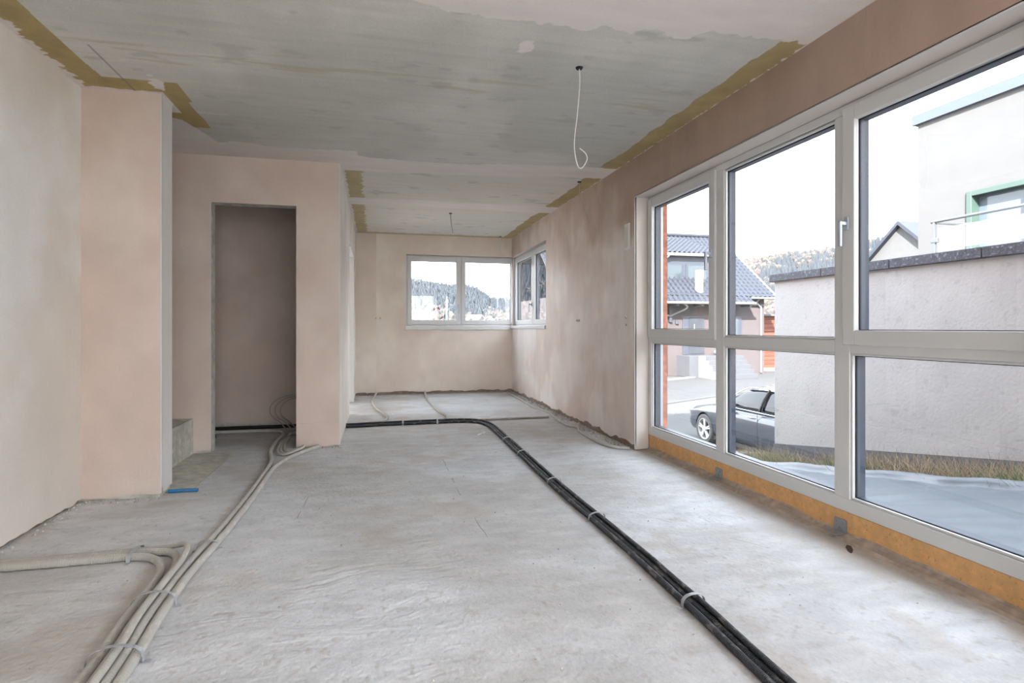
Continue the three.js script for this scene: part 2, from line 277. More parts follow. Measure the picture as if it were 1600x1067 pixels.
{ // right wall with the corner window and the large window
  const w = struct(grp('wall_right'), 'trowelled plaster wall on the right holding the windows', 'wall'), xf = XR + 0.015;
  mk('masonry', [box(xf, XO, 0, WY0 - 0.012, ZB, CZ + 0.012), box(xf, XO, WY1 + 0.012, H, ZB, CZ + 0.012), box(xf, XO, 0, H, CZ + 0.012, BZ0 - 0.016), box(xf, XO, BY1 + 0.016, H, BZ0 - 0.016, BZ1 + 0.016), box(xf, XO, 0, H, BZ1 + 0.016, SZ0), box(xf, XO, BY1, H, SZ0, SZ1), box(xf, XO, 0, BY0, SZ0, SZ1), box(xf, XO, 0, H, SZ1, ZF)], mBlock, w);
  mk('outer_brickwork', [box(2.58, XO + 0.004, -0.2, H, CZ + 0.03, BZ0 - 0.008), box(2.58, XO + 0.004, BY1 + 0.006, H, BZ0 - 0.008, BZ1)], mBrick, w);
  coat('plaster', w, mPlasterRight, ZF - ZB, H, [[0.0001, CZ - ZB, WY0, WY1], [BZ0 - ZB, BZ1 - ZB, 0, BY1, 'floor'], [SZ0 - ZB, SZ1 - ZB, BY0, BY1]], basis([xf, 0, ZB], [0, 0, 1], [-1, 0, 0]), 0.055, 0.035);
  // plastered reveals
  mk('reveal', [box(XR + 0.001, 2.58, WY1, WY1 + 0.011, ZB, CZ), box(XR + 0.001, 2.58, WY0, WY1, CZ, CZ + 0.011), box(XR, 2.46, 0.01, BY1, BZ0 - 0.014, BZ0, 0.003), box(XR, 2.46, BY1 - 0.004, BY1 + 0.01, BZ0, BZ1, 0.003), box(XR, 2.46, 0.01, BY1, BZ1, BZ1 + 0.014, 0.003)], std(0xd9cfc7, 0.8), w);
  mk('corner_bead', [box(XR - 0.002, XR + 0.006, 0.03, BY1, BZ0 - 0.008, BZ0 + 0.001, 0.002), box(XR - 0.002, XR + 0.006, BY1 - 0.006, BY1 + 0.002, BZ0, BZ1, 0.002)], mWhiteFrame, w);
}
{ // wall behind the camera, terrace window added for light, unseen storey added for shade
  const w = struct(grp('wall_front'), 'plastered wall opposite the corner window, holding the added terrace window', 'wall');
  mk('plaster', [box(XW, -0.3, 0, H, ZF, ZF + 0.3), box(2.3, XO, 0, H, ZF, ZF + 0.3), box(-0.3, 2.3, 2.45, H, ZF, ZF + 0.3)], mPlaster, w);
  struct(mk('wall_added_storey', [box(XW, 3.7, 2.95, 6.2, -5.0, ZF + 0.3)], mBrick), 'unseen upper storey added to shade garden and floor, jutting out above the large window', 'wall');
  struct(mk('wall_foundation', box(XW, XO, -2.2, -0.25, ZO, ZF + 0.3), mConcreteRaw), 'concrete foundation below the floor', 'wall');
}

// ---------------------------------------------------------------- windows
// All bars in (depth d from the inner face outwards, height y, along a); P maps them to a box
function windowKit(map) {
  const B = (d0, d1, y0, y1, a0, a1, r) => map(d0, d1, y0, y1, a0, a1, r);
  const ring = (y0, y1, a0, a1, w, d0, d1, r, wb = w) => [B(d0, d1, y0, y1, a0, a0 + w, r), B(d0, d1, y0, y1, a1 - w, a1, r), B(d0, d1, y0, y0 + wb, a0 + w, a1 - w, r), B(d0, d1, y1 - w, y1, a0 + w, a1 - w, r)];
  return { B, ring };
}
// glazing of one field: bead, gasket, dark outer rebate and the pane, parented to `o`
function glaze(o, K, y0, y1, a0, a1, d0 = 0) {
  mk('glazing_bead', K.ring(y0 - 0.012, y1 + 0.012, a0 - 0.012, a1 + 0.012, 0.012, d0 + 0.004, d0 + 0.022, 0.003), mWhiteFrame, o);
  mk('gasket', K.ring(y0 - 0.002, y1 + 0.002, a0 - 0.002, a1 + 0.002, 0.006, d0 + 0.022, d0 + 0.028, 0), mGasket, o);
  mk('outer_rebate', K.ring(y0 - 0.014, y1 + 0.014, a0 - 0.014, a1 + 0.014, 0.016, d0 + 0.03, d0 + 0.085, 0.002), mDarkFrame, o);
  mk('pane', K.B(d0 + 0.028, d0 + 0.0285, y0 - 0.01, y1 + 0.01, a0 - 0.01, a1 + 0.01, 0), mGlass, o);
}
function handleAt(o, K, y, a, d0, dir = -1) {
  const h = sub('handle', o);
  mk('rose', K.B(d0 - 0.012, d0, y - 0.035, y + 0.035, a - 0.014, a + 0.014, 0.004), mAlu, h);
  mk('lever', [K.B(d0 - 0.045, d0 - 0.012, y - 0.01, y + 0.01, a - 0.01, a + 0.01, 0.004), K.B(d0 - 0.058, d0 - 0.04, y - 0.125, y + 0.012, a - 0.011, a + 0.011, 0.006)], mAlu, h);
  h.userData.label = 'silver lever handle';
}
// big window on the right wall
{
  const X = 2.455, w = struct(grp('window_1'), 'large white framed window with six fields facing the garage wall', 'window');
  const K = windowKit((d0, d1, y0, y1, a0, a1, r) => box(X + d0, X + d1, y0, y1, a0, a1, r));
  const a0 = BZ0 + 0.004, a1 = BZ1 - 0.004, t = BY1 - 0.005;
  mk('outer_frame', K.ring(BY0, t, a0, a1, 0.05, 0, 0.04, 0.004, 0.072), mWhiteFrame, w);
  mk('outer_frame_cladding', K.ring(BY0, t, a0, a1, 0.05, 0.04, 0.085, 0.003, 0.072), mDarkFrame, w);
  const ms = [-3.72, -2.59];
  for (const m of ms) {
    mk('mullion', K.B(0.001, 0.04, BY0 + 0.07, t - 0.05, m - 0.05, m + 0.05, 0.004), mWhiteFrame, w);
    mk('mullion_cladding', K.B(0.04, 0.084, BY0 + 0.07, t - 0.05, m - 0.045, m + 0.045, 0.003), mDarkFrame, w);
  }
  const cols = [[a0 + 0.05, ms[0] - 0.05], [ms[0] + 0.05, ms[1] - 0.05], [ms[1] + 0.05, a1 - 0.05]];
  for (const [c0, c1] of cols) {
    mk('transom', K.B(0.002, 0.04, 1.0, 1.07, c0, c1, 0.004), mWhiteFrame, w);
    mk('transom_cladding', K.B(0.04, 0.083, 1.0, 1.07, c0, c1, 0.003), mDarkFrame, w);
    const lower = sub('lower_light', w); glaze(lower, K, 0.232, 0.988, c0 + 0.012, c1 - 0.012, 0.006);
  }
  const fixed = sub('fixed_light', w); glaze(fixed, K, 1.082, 2.268, cols[1][0] + 0.012, cols[1][1] - 0.012, 0.006);
  const sash = (s0, s1, ha) => {
    const s = sub('sash', w);
    mk('sash_frame', K.ring(1.045, 2.312, s0, s1, 0.078, -0.016, 0.012, 0.005), mWhiteFrame, s);
    glaze(s, K, 1.123, 2.234, s0 + 0.079, s1 - 0.079, -0.006);
    handleAt(s, K, 1.69, ha, -0.016);
  };
  sash(a0 + 0.012, ms[0] - 0.042, -3.80); sash(ms[1] + 0.018, a1 - 0.012, -2.535);
  // shutter guide rails outside
  for (const g of [[a0 + 0.0, a0 + 0.045], [a1 - 0.045, a1]]) mk('guide_rail', [box(X + 0.086, X + 0.125, BY0, t, g[0], g[1], 0.003)], mAlu, w);
}
const mInsulation = std(0xffffff, 0.8, { map: rep(tex(512, 512, (u, v) => { const k = 0.92 + 0.16 * fbm(u * 30, v * 30, 3), sp = fbm(u * 110 + 4, v * 110, 2) > 0.8 ? 0.82 : 1; return [222 * k * sp, 172 * k * sp, 116 * k * sp]; }), 0.8), bumpMap: rep(plasterBump, 0.4), bumpScale: 0.0015 });
struct(mk('trim_1', box(2.462, 2.56, 0, BY0, BZ0, BZ1, 0.004), mInsulation), 'orange speckled insulation board under the large window', 'board');
{ // sealing membrane along the foot of the board
  const s = new THREE.Shape(); s.moveTo(2.41, 0); s.lineTo(2.425, 0.014); s.quadraticCurveTo(2.452, 0.02, 2.4615, 0.042); s.lineTo(2.4615, 0); s.closePath();
  const g = new THREE.ExtrudeGeometry(s, { depth: BZ1 - BZ0 - 0.02, steps: 70, bevelEnabled: false }); g.translate(0, 0, BZ0 + 0.01);
  const p = g.attributes.position; for (let i = 0; i < p.count; i++) if (p.getY(i) > 0.001) { const z = p.getZ(i); p.setY(i, p.getY(i) * (0.75 + 0.5 * fbm(z * 5, 3, 3))); if (p.getX(i) < 2.455) p.setX(i, p.getX(i) + (fbm(z * 4, 8, 3) - 0.5) * 0.02); }
  g.computeVertexNormals();
  struct(mk('trim_2', boxUV(clean(g)), std(0xffffff, 0.75, { map: rep(tex(256, 256, (u, v) => { const k = 0.82 + 0.36 * fbm(u * 18, v * 18, 4); return [176 * k, 160 * k, 146 * k]; }), 0.7) })), 'dusty grey sealing membrane at the foot of the orange board', 'membrane');
}
// corner window, two faces
{
  const zb = ZB - 0.07, xr = XR + 0.075, w = struct(grp('window_2'), 'white framed corner window looking at the wooded hill', 'window');
  const K = windowKit((d0, d1, y0, y1, a0, a1, r) => box(a0, a1, y0, y1, zb - d0, zb - d1, r));
  const A0 = WX0, A1 = xr + 0.02, mid = 1.428, y0 = WY0 + 0.005, y1 = WY1 - 0.004;
  mk('outer_frame', K.ring(y0, y1, A0, A1, 0.04, 0, 0.07, 0.004), mWhiteFrame, w);
  mk('mullion', K.B(0.001, 0.07, y0 + 0.04, y1 - 0.04, mid - 0.022, mid + 0.022, 0.004), mWhiteFrame, w);
  const sash = (K, s0, s1, ha) => {
    const s = sub('sash', w);
    mk('sash_frame', K.ring(y0 + 0.022, y1 - 0.022, s0, s1, 0.07, -0.014, 0.022, 0.004), mWhiteFrame, s);
    glaze(s, K, y0 + 0.094, y1 - 0.094, s0 + 0.071, s1 - 0.071, -0.004);
    if (ha) handleAt(s, K, 1.62 - 0.12, ha, -0.014);
  };
  sash(K, A0 + 0.02, mid - 0.008, mid - 0.045); sash(K, mid + 0.008, A1 - 0.03, 0);
  const R = windowKit((d0, d1, y0, y1, a0, a1, r) => box(xr + d0, xr + d1, y0, y1, a0, a1, r));
  const B0 = zb + 0.01, B1 = CZ - 0.002, m2 = -8.6;
  mk('outer_frame', R.ring(y0, y1, B0, B1, 0.04, 0, 0.07, 0.004), mWhiteFrame, w);
  mk('mullion', R.B(0.001, 0.07, y0 + 0.04, y1 - 0.04, m2 - 0.022, m2 + 0.022, 0.004), mWhiteFrame, w);
  sash(R, B0 + 0.03, m2 - 0.008, m2 - 0.045); sash(R, m2 + 0.008, B1 - 0.02, 0);
  mk('corner_post', box(xr - 0.015, xr + 0.08, y0, y1, zb - 0.08, zb + 0.014, 0.004), mWhiteFrame, w);
  // sills
  struct(mk('trim_3', [box(WX0 - 0.01, XR + 0.04, WY0 - 0.065, WY0 + 0.002, zb - 0.01, ZB + 0.022, 0.004)], mWhiteFrame), 'white window sill under the rear half of the corner window', 'sill');
  struct(mk('trim_4', [box(XR - 0.022, xr + 0.02, WY0 - 0.045, WY0 + 0.002, ZB + 0.024, CZ, 0.004)], mWhiteFrame), 'white window sill under the side half of the corner window', 'sill');
}
// unseen terrace window behind the camera, added to light the room
{
  const w = struct(grp('window_4'), 'wide unseen terrace window added for room light, opposite the corner window', 'window');
  const K = windowKit((d0, d1, y0, y1, a0, a1, r) => box(a0, a1, y0, y1, ZF + 0.12 + d0, ZF + 0.12 + d1, r));
  mk('outer_frame', K.ring(0.0, 2.45, -0.3, 2.3, 0.06, 0, 0.08, 0.004), mWhiteFrame, w);
  mk('mullion', K.B(0, 0.08, 0.06, 2.39, 0.965, 1.035, 0.004), mWhiteFrame, w);
  for (const [a, b] of [[-0.24, 0.965], [1.035, 2.24]]) mk('pane', K.B(0.03, 0.031, 0.06, 2.39, a, b, 0), mGlass, w);
}
// unseen second window of the right wall, added as daylight fill
{
  const w = struct(grp('window_3'), 'unseen white framed window added for light in the right wall, further along the same side as the large one', 'window');
  const K = windowKit((d0, d1, y0, y1, a0, a1, r) => box(2.455 + d0, 2.455 + d1, y0, y1, a0, a1, r));
  mk('outer_frame', K.ring(BY0, BY1, SZ0, SZ1, 0.07, 0, 0.08, 0.004), mWhiteFrame, w);
  for (const m of [0.365, 1.635]) mk('mullion', K.B(0, 0.08, BY0 + 0.07, BY1 - 0.07, m - 0.05, m + 0.05, 0.004), mWhiteFrame, w);
  for (const [a, b] of [[SZ0 + 0.07, 0.315], [0.415, 1.585], [1.685, SZ1 - 0.07]]) mk('pane', K.B(0.03, 0.031, BY0 + 0.07, BY1 - 0.07, a, b, 0), mGlass, w);
}

// ---------------------------------------------------------------- stairs, floor patch, small site things
{
  const s = tag(grp('concrete_stair', -1.6, 0, -5.06), 'raw concrete stair rising behind the pillar', 'stair');
  for (let k = 0; k < 5; k++) mk('step', box(-0.28 * (k + 1), -0.28 * k, 0, 0.32 + 0.175 * k, -0.585, 0.585, 0.006), mConcreteRaw, s);
}
struct(mk('floor_patch', box(-1.6, -1.25, 0, 0.008, -5.62, -4.36, 0.004), mConcreteRaw), 'smoother poured concrete patch in front of the stair', 'floor');
{
  const g = tube([[-1.385, 0.014, -4.345], [-1.3, 0.016, -4.34], [-1.2, 0.014, -4.335]], 0.012, 12, 8);
  tag(mk('foam_strip', g, std(0xffffff, 0.8, { map: dirtMap([44, 122, 178], [120, 120, 116], 3) })), 'short blue foam strip on the floor by the pillar', 'strip');
}
function conduit(name, pts, r, mat, label, group, seg = 120) { return tag(mk(name, tube(pts, r, seg, 12), mat), label, 'conduit', group); }
const fl = (list, r) => list.map(([x, z, y]) => V3(x, y ?? r, z));
const R1 = 0.0185;
conduit('corrugated_conduit', fl([[-0.765, -1.2], [-0.79, -2.04], [-0.818, -2.48], [-0.826, -2.85], [-0.803, -3.35], [-0.792, -3.95], [-0.795, -4.47], [-0.79, -4.9], [-0.715, -5.24], [-0.6, -5.5], [-0.53, -5.635]], R1), R1, mConduitGrey, 'grey corrugated conduit running to the foot of the plastered pier beside the door opening', 'grey floor conduits');
conduit('corrugated_conduit', fl([[-0.805, -1.2], [-0.83, -2.1], [-0.857, -2.45], [-0.866, -2.75], [-0.866, -3.0], [-0.845, -3.35], [-0.832, -3.9], [-0.834, -4.47], [-0.85, -5.05], [-0.93, -5.5], [-0.955, -5.97], [-0.945, -6.3], [-1.02, -6.53], [-1.25, -6.62], [-1.7, -6.64], [-2.3, -6.65]], R1), R1, mConduitGrey, 'grey corrugated conduit running through the door opening into the small dark room', 'grey floor conduits', 200);
conduit('corrugated_conduit', fl([[-0.845, -1.2], [-0.87, -2.1], [-0.896, -2.45], [-0.906, -2.75], [-0.915, -2.95], [-0.97, -3.12], [-1.1, -3.18], [-1.5, -3.175], [-1.85, -3.18]], R1), R1, mConduitGrey, 'grey corrugated conduit turning off to the left wall, outer one of the pair', 'grey floor conduits');
conduit('corrugated_conduit', fl([[-0.885, -1.2], [-0.91, -2.1], [-0.936, -2.45], [-0.947, -2.75], [-0.965, -2.92], [-1.03, -3.06], [-1.15, -3.13], [-1.5, -3.13], [-1.85, -3.135]], R1), R1, mConduitGrey, 'grey corrugated conduit turning off to the left wall, inner one of the pair', 'grey floor conduits');
conduit('corrugated_conduit', fl([[-0.825, -1.2, 0.047], [-0.85, -2.1, 0.047], [-0.878, -2.45, 0.048], [-0.884, -2.75, 0.05], [-0.885, -2.96, 0.055], [-0.93, -3.16, 0.05], [-1.05, -3.225, 0.02], [-1.3, -3.22, 0.016], [-1.85, -3.222, 0.015]], 0.015), 0.014, mConduitGrey, 'thin grey conduit lying on top of the conduit bundle', 'grey floor conduits');
for (const o of [0, 0.033, 0.066]) conduit('thin_conduit', fl([[-0.46, -6.45 - o], [-0.75, -6.47 - o], [-0.88 - o * 0.2, -6.35 - o * 0.3], [-0.875 + o * 0.3, -6.1], [-0.895 + o * 0.6, -5.8], [-0.87 + o * 0.9, -5.5 - o * 0.4], [-0.80 + o * 0.6, -5.37 - o], [-0.73, -5.36 - o, 0.03], [-0.64, -5.43 - o, 0.055]].slice(1), 0.013), 0.013, mConduitGrey, ['innermost', 'middle', 'outermost'][Math.round(o / 0.033)] + ' of three thin grey conduits curving behind the door opening edge', 'thin conduits in the door opening');
// black bundle: one course, several strands beside each other
{
  const course = [[1.235, -0.9], [1.241, -1.55], [1.258, -2.06], [1.265, -2.67], [1.259, -3.12], [1.25, -3.85], [1.262, -4.86], [1.268, -5.47], [1.278, -6.2], [1.24, -6.55], [1.14, -6.71], [0.95, -6.775], [0.65, -6.775], [0.17, -6.755], [-0.335, -6.715]];
  const c = new THREE.CatmullRomCurve3(course.map(([x, z]) => V3(x, 0, z)), false, 'catmullrom', 0.5), N = 90;
  const strand = (off, y, t0 = 0, t1 = 1) => { const out = []; for (let i = 0; i <= N; i++) { const t = t0 + (t1 - t0) * i / N, p = c.getPointAt(t), d = c.getTangentAt(t); out.push(V3(p.x - d.z * off + (noise(t * 30 + off * 99, 4) - 0.5) * 0.004, y, p.z + d.x * off)); } return out; };
  [-0.0305, 0, 0.0305].forEach((o, i) => conduit('black_conduit', strand(o, 0.0148), 0.0145, i === 2 ? std(0xffffff, 0.6, { map: dirtMap([104, 100, 98], [140, 134, 130], 7), bumpMap: ribs, bumpScale: 0.0022 }) : mConduitBlack, ['black corrugated conduit on the side of its bundle away from the large window', 'black corrugated conduit in the middle of its bundle', 'dusty dark grey conduit on the large window side of the black bundle'][i], 'black floor conduits', 260));
  conduit('black_conduit', strand(0.0152, 0.0362), 0.0112, mConduitBlack, 'thin black conduit lying on top of the black bundle', 'black floor conduits', 260);
}
conduit('corrugated_conduit', fl([[1.2, -6.83], [1.6, -6.83], [1.95, -6.832], [2.1, -6.835]], 0.013), 0.013, mConduitTan, 'straight brownish conduit crossing from the black bundle to the right wall', null, 40);
conduit('corrugated_conduit', fl([[2.2, -9.6], [2.19, -9.0], [2.17, -8.25], [2.15, -7.75], [2.2, -7.43], [2.225, -7.13], [2.17, -6.95, 0.03], [2.15, -6.7, 0.02], [2.13, -6.25], [2.2, -6.05], [2.14, -5.82], [2.12, -5.42], [2.13, -5.1], [2.2, -4.93], [2.29, -4.9]], 0.0145), 0.0145, mConduitGrey, 'pale conduit snaking along the foot of the right wall', null, 160);
conduit('corrugated_conduit', fl([[0.0, -9.72, 0.05], [-0.03, -9.45], [-0.06, -9.0], [0.0, -8.1], [0.105, -7.55], [0.135, -7.25], [0.08, -7.0], [-0.07, -6.91], [-0.32, -6.84]], 0.0165), 0.0165, mConduitGrey, 'grey conduit curving from the rear wall to the return wall', null, 100);
conduit('corrugated_conduit', fl([[0.8, -9.72, 0.05], [0.79, -9.4], [0.785, -8.55], [0.815, -7.66], [0.865, -7.25], [0.845, -6.98], [0.8, -6.85]], 0.0165), 0.0165, mConduitGrey, 'grey conduit running from the rear wall to the black bundle', null, 100);
conduit('cable', fl([[0.05, -9.69], [0.7, -9.685], [1.4, -9.69], [2.15, -9.68]], 0.009), 0.008, mCableGrey, 'thin grey cable along the foot of the rear wall', null, 40);
// closet: pipe along the foot of the wall and loose cable loops
conduit('heating_pipe', fl([[-2.35, -6.86], [-1.4, -6.86], [-0.48, -6.85]], 0.02), 0.02, mCableBlack, 'black pipe along the foot of the wall in the small dark room', null, 30);
for (let k = 0; k < 3; k++) {
  const pts = []; for (let i = 0; i <= 26; i++) { const a = -0.9 + i / 26 * 4.5, rx = 0.29 - k * 0.03, ry = 0.17 - k * 0.012; pts.push(V3(-0.86 + k * 0.02 - Math.cos(a) * rx, 0.22 - k * 0.01 + Math.sin(a) * ry, -6.72 - 0.03 * k - 0.05 * Math.cos(a))); }
  pts.unshift(V3(-0.95 + 0.05 * k, 0.012, -6.62 - 0.03 * k));
  tag(mk('cable_loop', tube(pts, 0.0055, 90, 8), mCableGrey), ['outermost', 'middle', 'innermost'][k] + ' loop of the three loose grey cable loops in the small dark room', 'cable', 'cable loops in the small dark room');
}
{ const pts = []; for (let i = 0; i <= 60; i++) { const a = i / 60 * Math.PI * 6; pts.push(V3(-1.62 + Math.cos(a) * (0.07 + 0.006 * Math.sin(a * 0.7)), 0.012 + i * 0.0009, -6.15 + Math.sin(a) * 0.1)); }
  tag(mk('cable_coil', tube(pts, 0.006, 240, 7), mCableBlack), 'small coil of black cable on the floor behind the door jamb', 'coil'); }
// steel straps over the bundles
const mStrap = std(0xb4b8bb, 0.45, { metalness: 0.3 });
function strap(x, z, ang, half, h, label, group) {
  const s = new THREE.Shape(), t = 0.0018, prof = [[-half - 0.022, 0.002], [-half - 0.006, 0.003]];
  for (let i = 0; i <= 16; i++) { const a = Math.PI * (1 - i / 16); prof.push([Math.cos(a) * (half + 0.003), Math.pow(Math.sin(a), 0.55) * h + 0.003]); }
  prof.push([half + 0.006, 0.003], [half + 0.022, 0.002]);
  s.moveTo(...prof[0]); for (const p of prof.slice(1)) s.lineTo(...p); for (const p of prof.slice().reverse()) s.lineTo(p[0] * (Math.abs(p[0]) < half ? 1.01 : 1.0), p[1] + t); s.closePath();
  const g = new THREE.ExtrudeGeometry(s, { depth: 0.018, bevelEnabled: false }); g.translate(0, 0, -0.009);
  const o = mk('strap', g, mStrap); o.position.set(x, 0, z); o.rotation.y = ang; tag(o, label, 'strap', group);
}
[[1.27, -5.5, 0, 'first'], [1.264, -4.88, 0.02, 'second'], [1.252, -3.94, 0, 'third'], [1.26, -3.14, 0.05, 'fourth'], [1.258, -2.09, 0.06, 'fifth']].forEach(([x, z, a, n]) => strap(x, z, a, 0.049, 0.049, n + ' steel strap from the bend on the black conduit bundle', 'straps on the black conduits'));
strap(0.3, -6.77, Math.PI / 2, 0.049, 0.049, 'steel strap between the two curved grey conduits on the rear run of black conduits', 'straps on the black conduits'); strap(0.7, -6.78, Math.PI / 2, 0.049, 0.049, 'steel strap on the rear black run where the straighter grey conduit joins it', 'straps on the black conduits');
strap(-0.855, -2.17, 0.04, 0.083, 0.066, 'steel strap on the grey bundle, the one furthest from its turn', 'straps on the grey conduits');
strap(-0.877, -2.58, 0.02, 0.08, 0.066, 'steel strap on the grey bundle next to where it turns to the left wall', 'straps on the grey conduits');
strap(-1.16, -3.175, Math.PI / 2 - 0.05, 0.078, 0.042, 'steel strap where the grey conduits turn to the left wall', 'straps on the grey conduits');
strap(-0.84, -3.2, 0.15, 0.046, 0.042, 'steel strap across the two conduits leading to the door opening', 'straps on the grey conduits');
// steel angle brackets at the foot of the window
function bracket(z, label) {
  const g = tag(grp('angle_bracket', 2.457, 0, z), label, 'bracket', 'brackets under the large window');
  const plate = (w, h, holes) => { const s = new THREE.Shape(); s.moveTo(-w / 2, 0); s.lineTo(w / 2, 0); s.lineTo(w / 2, h - 0.006); s.lineTo(w / 2 - 0.006, h); s.lineTo(-w / 2 + 0.006, h); s.lineTo(-w / 2, h - 0.006); s.closePath(); for (const [x, y, r] of holes) { const p = new THREE.Path(); p.absarc(x, y, r, 0, 7, true); s.holes.push(p); } return new THREE.ExtrudeGeometry(s, { depth: 0.004, bevelEnabled: false, curveSegments: 10 }); };
  const up = plate(0.085, 0.1, [[-0.025, 0.08, 0.006], [0.025, 0.08, 0.006], [0, 0.05, 0.006], [-0.025, 0.03, 0.004], [0.025, 0.03, 0.004]]); up.rotateY(-Math.PI / 2);
  mk('upright_plate', up, mSteel, g);
  const lo = plate(0.085, 0.075, [[-0.022, 0.045, 0.006], [0.022, 0.045, 0.006]]); lo.rotateX(-Math.PI / 2); lo.rotateY(Math.PI / 2); lo.translate(0, 0.03, 0);
  mk('floor_plate', lo, mSteel, g);
}
bracket(-3.73, 'small steel angle bracket under the post next to the narrow casement'); bracket(-2.6, 'steel angle bracket beside the dark hole under the post with the handle');
{ const s = new THREE.Shape(); s.moveTo(-0.06, 0); for (const [x, y] of [[-0.03, 0.012], [0.02, 0.016], [0.06, 0.006], [0.05, -0.012], [0, -0.016], [-0.04, -0.01]]) s.lineTo(x, y); s.closePath();
  const g = new THREE.ExtrudeGeometry(s, { depth: 0.0015, bevelEnabled: false }); g.rotateX(-Math.PI / 2); g.rotateY(0.9); g.translate(2.36, 0.001, -2.44);
  tag(mk('tape_scrap', g, std(0x4a3a30, 0.8)), 'dark brown scrap lying near the bracket on the floor', 'scrap'); }
{ const s = new THREE.Shape(); s.moveTo(-0.11, -0.01); for (const [x, y] of [[-0.04, 0.018], [0.03, 0.012], [0.11, 0.02], [0.1, 0.0], [0.04, -0.016], [0.0, -0.008], [-0.06, -0.024]]) s.lineTo(x, y); s.closePath();
  const g = new THREE.ExtrudeGeometry(s, { depth: 0.002, bevelEnabled: false }); g.rotateX(-Math.PI / 2); g.rotateY(0.9); g.translate(1.09, 0.001, -6.0);
  tag(mk('paper_scrap', g, std(0xf0f0f0, 0.8)), 'white torn paper scrap on the floor near the bend of the black conduits', 'scrap'); }
// white cover plate and small sockets on the walls
{ const g = tag(grp('cover_plate', XR, 1.995, -5.0), 'white plastic cover plate on the right wall beside the window reveal', 'cover plate');
  mk('plate', box(-0.012, 0, -0.125, 0.125, -0.05, 0.05, 0.005), std(0xe9e5df, 0.5), g); mk('insert', box(-0.016, -0.011, -0.1, 0.095, -0.036, 0.036, 0.003), std(0xdcd7d0, 0.5), g); }
function stub(name, x, y, z, axis, label) { // two short cable ends poking out of plastered boxes
  const g = tag(grp(name, x, y, z), label, 'cable ends');
  for (const s of [-1, 1]) { const c = cyl(0.012, 0.016, 0.012, 10); axis === 'x' ? c.rotateZ(Math.PI / 2) : c.rotateX(Math.PI / 2); c.translate(axis === 'x' ? -0.005 : s * 0.035, 0, axis === 'x' ? s * 0.035 : 0.005); mk('cable_end', c, mCableGrey, g); }
}
stub('cable_stub', XR, 1.22, -6.36, 'x', 'pair of cable ends in the middle of the right wall');
{ const g = tag(grp('cable_stub', XR, 1.2, -5.03), 'two cable ends above each other beside the large window', 'cable ends'); for (const y of [0.035, -0.035]) { const c = cyl(0.011, 0.015, 0.012, 10); c.rotateZ(Math.PI / 2); c.translate(-0.005, y, 0); mk('cable_end', c, mCableGrey, g); } }
stub('cable_stub', 0.03, 1.29, ZB, 'z', 'pair of cable ends on the rear wall left of the window');
// ceiling outlet cables
function drop(pts, r, mat, label) { const g = tag(grp('ceiling_cable', ...pts[0]), label, 'cable'); mk('wire', tube(pts.map((p) => V3(p[0] - pts[0][0], p[1] - pts[0][1], p[2] - pts[0][2])), r, 60, 8), mat, g); const c = cyl(0.024, 0.018, 0.012, 12); c.translate(0, -0.004, 0); mk('outlet_hole', c, mGasket, g); }
drop([[1.187, H, -3.238], [1.19, 2.6, -3.238], [1.175, 2.42, -3.238], [1.155, 2.25, -3.238], [1.165, 2.15, -3.238], [1.187, 2.095, -3.238], [1.215, 2.11, -3.24], [1.238, 2.155, -3.24], [1.225, 2.19, -3.24], [1.19, 2.215, -3.24]], 0.0034, mCableWhite, 'hooked cable hanging from the ceiling between door wall and large window');
drop([[2.12, H, -5.78], [2.12, 2.6, -5.78], [2.135, 2.5, -5.76], [2.165, 2.4, -5.74], [2.21, 2.25, -5.72]], 0.005, mCableGrey, 'straight thin cable hanging from the ceiling close to the right wall');
drop([[0.989, H, -7.783], [0.992, 2.62, -7.78], [1.0, 2.55, -7.78], [1.02, 2.43, -7.78]], 0.0065, mCableGrey, 'short cable hanging from the ceiling before the corner window');
drop([[2.08, H, -9.6], [2.07, 2.6, -9.61], [2.08, 2.5, -9.62], [2.12, 2.42, -9.64], [2.16, 2.385, -9.66]], 0.007, mCableWhite, 'white cable hanging above the corner of the corner window');
{ // plaster crumbs and dust along the foot of the walls
  const g = new THREE.IcosahedronGeometry(1, 0), N = 900, m = new THREE.InstancedMesh(g, std(0xffffff, 0.95), N), M = new THREE.Matrix4(), q = new THREE.Quaternion(), col = new THREE.Color();
  for (let i = 0; i < N; i++) {
    const k = rnd(), t = rnd() * rnd(); let x, z;
    if (k < 0.4) { x = XR - 0.005 - t * 0.12; z = rr(-9.7, -4.95); } else if (k < 0.58) { x = rr(-0.3, 2.3); z = ZB + 0.01 + t * 0.12; } else if (k < 0.68) { x = XL + 0.01 + t * 0.1; z = rr(-4.2, -2); } else if (k < 0.76) { x = rr(-0.72, -0.3); z = ZD + 0.01 + t * 0.12; } else if (k < 0.82) { x = rr(-1.85, -1.4); z = -4.25 + t * 0.1; } else { x = rr(-1.7, 2.2); z = rr(-7, -1.7); }
    const s = rr(0.003, k < 0.4 ? 0.016 : k > 0.82 ? 0.0045 : 0.011); q.setFromEuler(new THREE.Euler(rr(0, 6), rr(0, 6), rr(0, 6)));
    M.compose(V3(x, s * 0.5, z), q, V3(s, s * rr(0.5, 0.9), s * rr(0.7, 1.2))); m.setMatrixAt(i, M); const v = rr(0.4, 0.65); m.setColorAt(i, col.setRGB(v, v * 0.94, v * 0.87));
  }
  m.name = 'plaster_crumbs'; scene.add(m); tag(m, 'loose plaster crumbs scattered along the foot of the walls', 'rubble', null, 'stuff');
}

